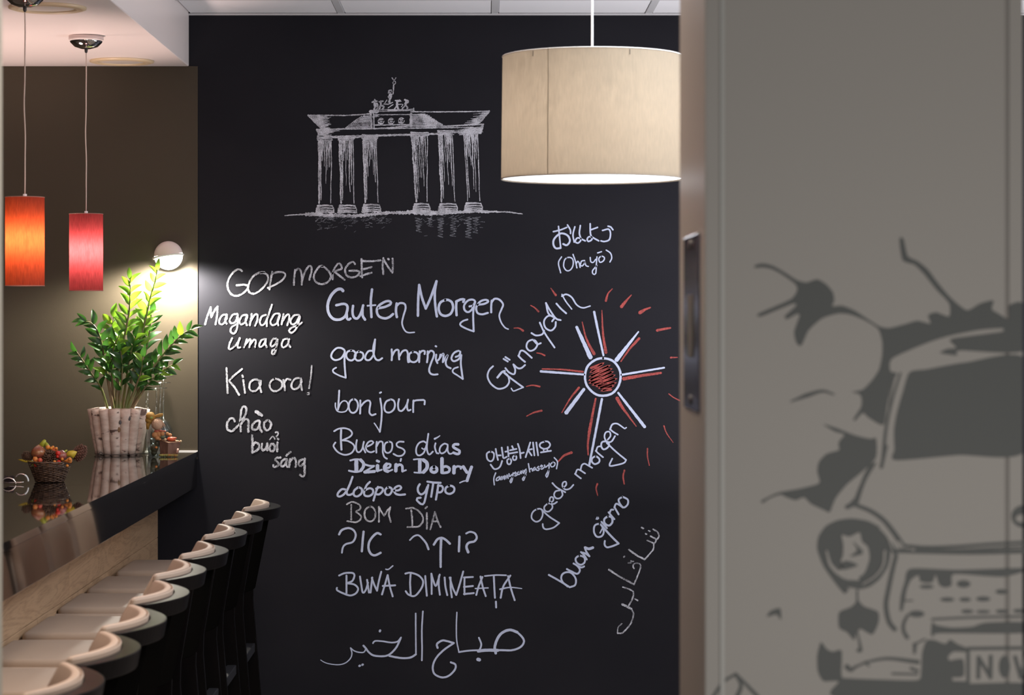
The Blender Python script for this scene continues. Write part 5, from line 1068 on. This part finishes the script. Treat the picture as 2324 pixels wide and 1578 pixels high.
LV = [('yellow-green leaf standing up behind the large apple', [(690, 430), (730, 330), (800, 250), (860, 210), (905, 240), (910, 290), (860, 350), (830, 420)], M_ygl, .004, (800, 330)),
      ('olive leaf half behind, right of the upright leaf', [(870, 330), (920, 290), (980, 350), (1005, 400), (900, 410), (850, 420)], M_ygl, .010, (930, 360)),
      ('broad yellow leaf in front of the long pine cone', [(1440, 620), (1520, 530), (1640, 518), (1762, 555), (1720, 640), (1660, 740), (1560, 680), (1470, 690)], M_yl, -.020, (1600, 610)),
      ('curled green leaf left of the broad yellow leaf', [(1350, 590), (1400, 530), (1470, 495), (1500, 515), (1440, 570), (1400, 610)], M_ygl, -.006, (1420, 560)),
      ('narrow yellow leaf pointing out at the left of the basket', [(120, 765), (230, 765), (400, 790), (560, 810), (640, 840), (500, 855), (330, 850), (220, 815)], M_yl, -.022, (380, 805)),
      ('orange leaf curled over the right rim', [(1345, 820), (1450, 780), (1500, 730), (1610, 740), (1625, 800), (1600, 870), (1500, 860), (1420, 830)], M_ol, -.040, (1500, 800)),
      ('orange petal leaf beside the red berries', [(530, 760), (560, 690), (640, 690), (690, 760), (660, 840), (600, 860), (560, 820)], M_ol, -.042, (610, 770)),
      ('small green leaf at the left rim', [(500, 930), (530, 885), (590, 905), (600, 950), (550, 965)], M_ygl, -.046, (550, 930)),
      ('pale green leaf under the red berry at the right rim', [(1160, 930), (1200, 880), (1250, 870), (1260, 910), (1210, 945)], M_ygl, -.047, (1210, 905)),
      ('red and orange leaf between apple and berries on top', [(980, 530), (1040, 490), (1140, 440), (1230, 470), (1215, 540), (1120, 550), (1040, 565)], mat('red_orange_leaf', (.60, .13, .05), .45), -.018, (1100, 510))]
for lb, pts, mt_, lz, lc in LV:
    bt('autumn_leaf', lb, 'leaf', flat_leaf(pts), mt_, 'artificial leaves in the basket', lc[0], lc[1], 0)
M_or = mat('orange_berry', (.62, .22, .03), .3); M_rd = mat('red_berry', (.50, .018, .010), .22); M_pk = mat('coral_berry', (.55, .09, .05), .3)
BR = [(955, 435, 64, M_or, -.022, 'largest orange berry beside the upright leaf'), (1050, 460, 45, M_or, -.022, 'orange berry right of the largest one'), (1095, 430, 42, M_or, -.018, 'orange berry at the top of the cluster'), (1185, 465, 42, M_or, -.020, 'orange berry at the right end of the top cluster'),
      (640, 910, 76, M_rd, -.047, 'large glossy red berry over the left rim'), (700, 880, 30, M_or, -.055, 'tiny orange berry stuck on the large red berry'), (875, 865, 36, M_rd, -.048, 'small red berry low in the middle'), (945, 920, 40, M_or, -.050, 'orange berry hanging over the rim in the middle'), (880, 980, 42, M_or, -.050, 'lowest orange berry hanging on the wicker'),
      (1140, 830, 44, M_or, -.048, 'yellow-orange berry right of the middle pine cone'), (1255, 850, 66, M_rd, -.047, 'red berry with green leaf at the right rim'), (1350, 760, 44, M_or, -.044, 'orange berry below the purple-red apple'), (1218, 690, 40, M_rd, -.046, 'small red berry in front of the purple-red apple'), (1235, 600, 72, M_rd, -.040, 'red bud above the purple-red apple'),
      (1490, 940, 40, M_or, -.050, 'orange berry hanging over the right rim'), (740, 790, 68, M_pk, -.044, 'coral red bud beside the orange petals'), (1555, 760, 52, M_or, -.050, 'orange berry lying in the curled orange leaf')]
for x, y, r, mt_, dz, lb in BR:
    bt('berry', lb, 'berry', lambda s, r=r: ball(s, Vector((0, 0, 0)), r * sc, 14, 10), mt_, 'artificial berries in the basket', x, y, dz)

# ------------------------------------------------------------------ silver hoop ornament at the left end
SY = 7.62
def so(x, y, Z=SY): return P(x / 19.72, 1050 + y / 19.72, Z)
b0 = so(500, 900); b0.z = ZC + .0005
orn = thing('hoop_ornament', 'silver hoop table ornament with a dark tuft, cut by the left edge', 'ornament', tuple(b0))
def sw(nm, pts, r, mt_):
    s = bmesh.new(); q = [so(*p) - b0 for p in pts]; q = [Vector((v.x, v.y, max(v.z, .0015))) for v in q]
    tube(s, q, r, 8); return bm_obj(nm, s, mt_, orn, smooth=True)
M_silver = mat('silver_wire', (.78, .72, .72), .22, metal=1)
c2 = lambda cx, cy, rx, ry, a0, a1, n=20: [(cx + rx * cos(a0 + (a1 - a0) * k / n), cy + ry * sin(a0 + (a1 - a0) * k / n)) for k in range(n + 1)]
sw('hoop', c2(380, 1000, 330, 300, -pi * .98, -.02), .0022, M_silver)
sw('hoop', c2(950, 840, 310, 320, -pi * .80, -.06), .0022, M_silver)
s = bmesh.new()
for k in range(7):
    a = -.95 + k * .15; ball(s, so(950 + 310 * cos(a), 840 + 320 * sin(a)) - b0, .0032, 10, 8)
bm_obj('crystals', s, mat('crystal_beads', (.85, .9, .92), .08, metal=.6), orn, smooth=True)
sw('pin', [(60, 915), (600, 905), (900, 900), (1080, 870)], [.0022, .0022, .0020, .0006], M_silver)
s = bmesh.new()
for k in range(60):
    x = rnd.uniform(200, 620); tube(s, [so(x, 900, SY + .01) - b0, so(x + rnd.uniform(-60, 60), rnd.uniform(560, 720), SY + rnd.uniform(0, .02)) - b0], [.0025, .0006], 5)
w = bm_obj('dark_tuft', s, mat('dark_feather', (.02, .012, .015), .8), orn)
w['kind'] = 'stuff'
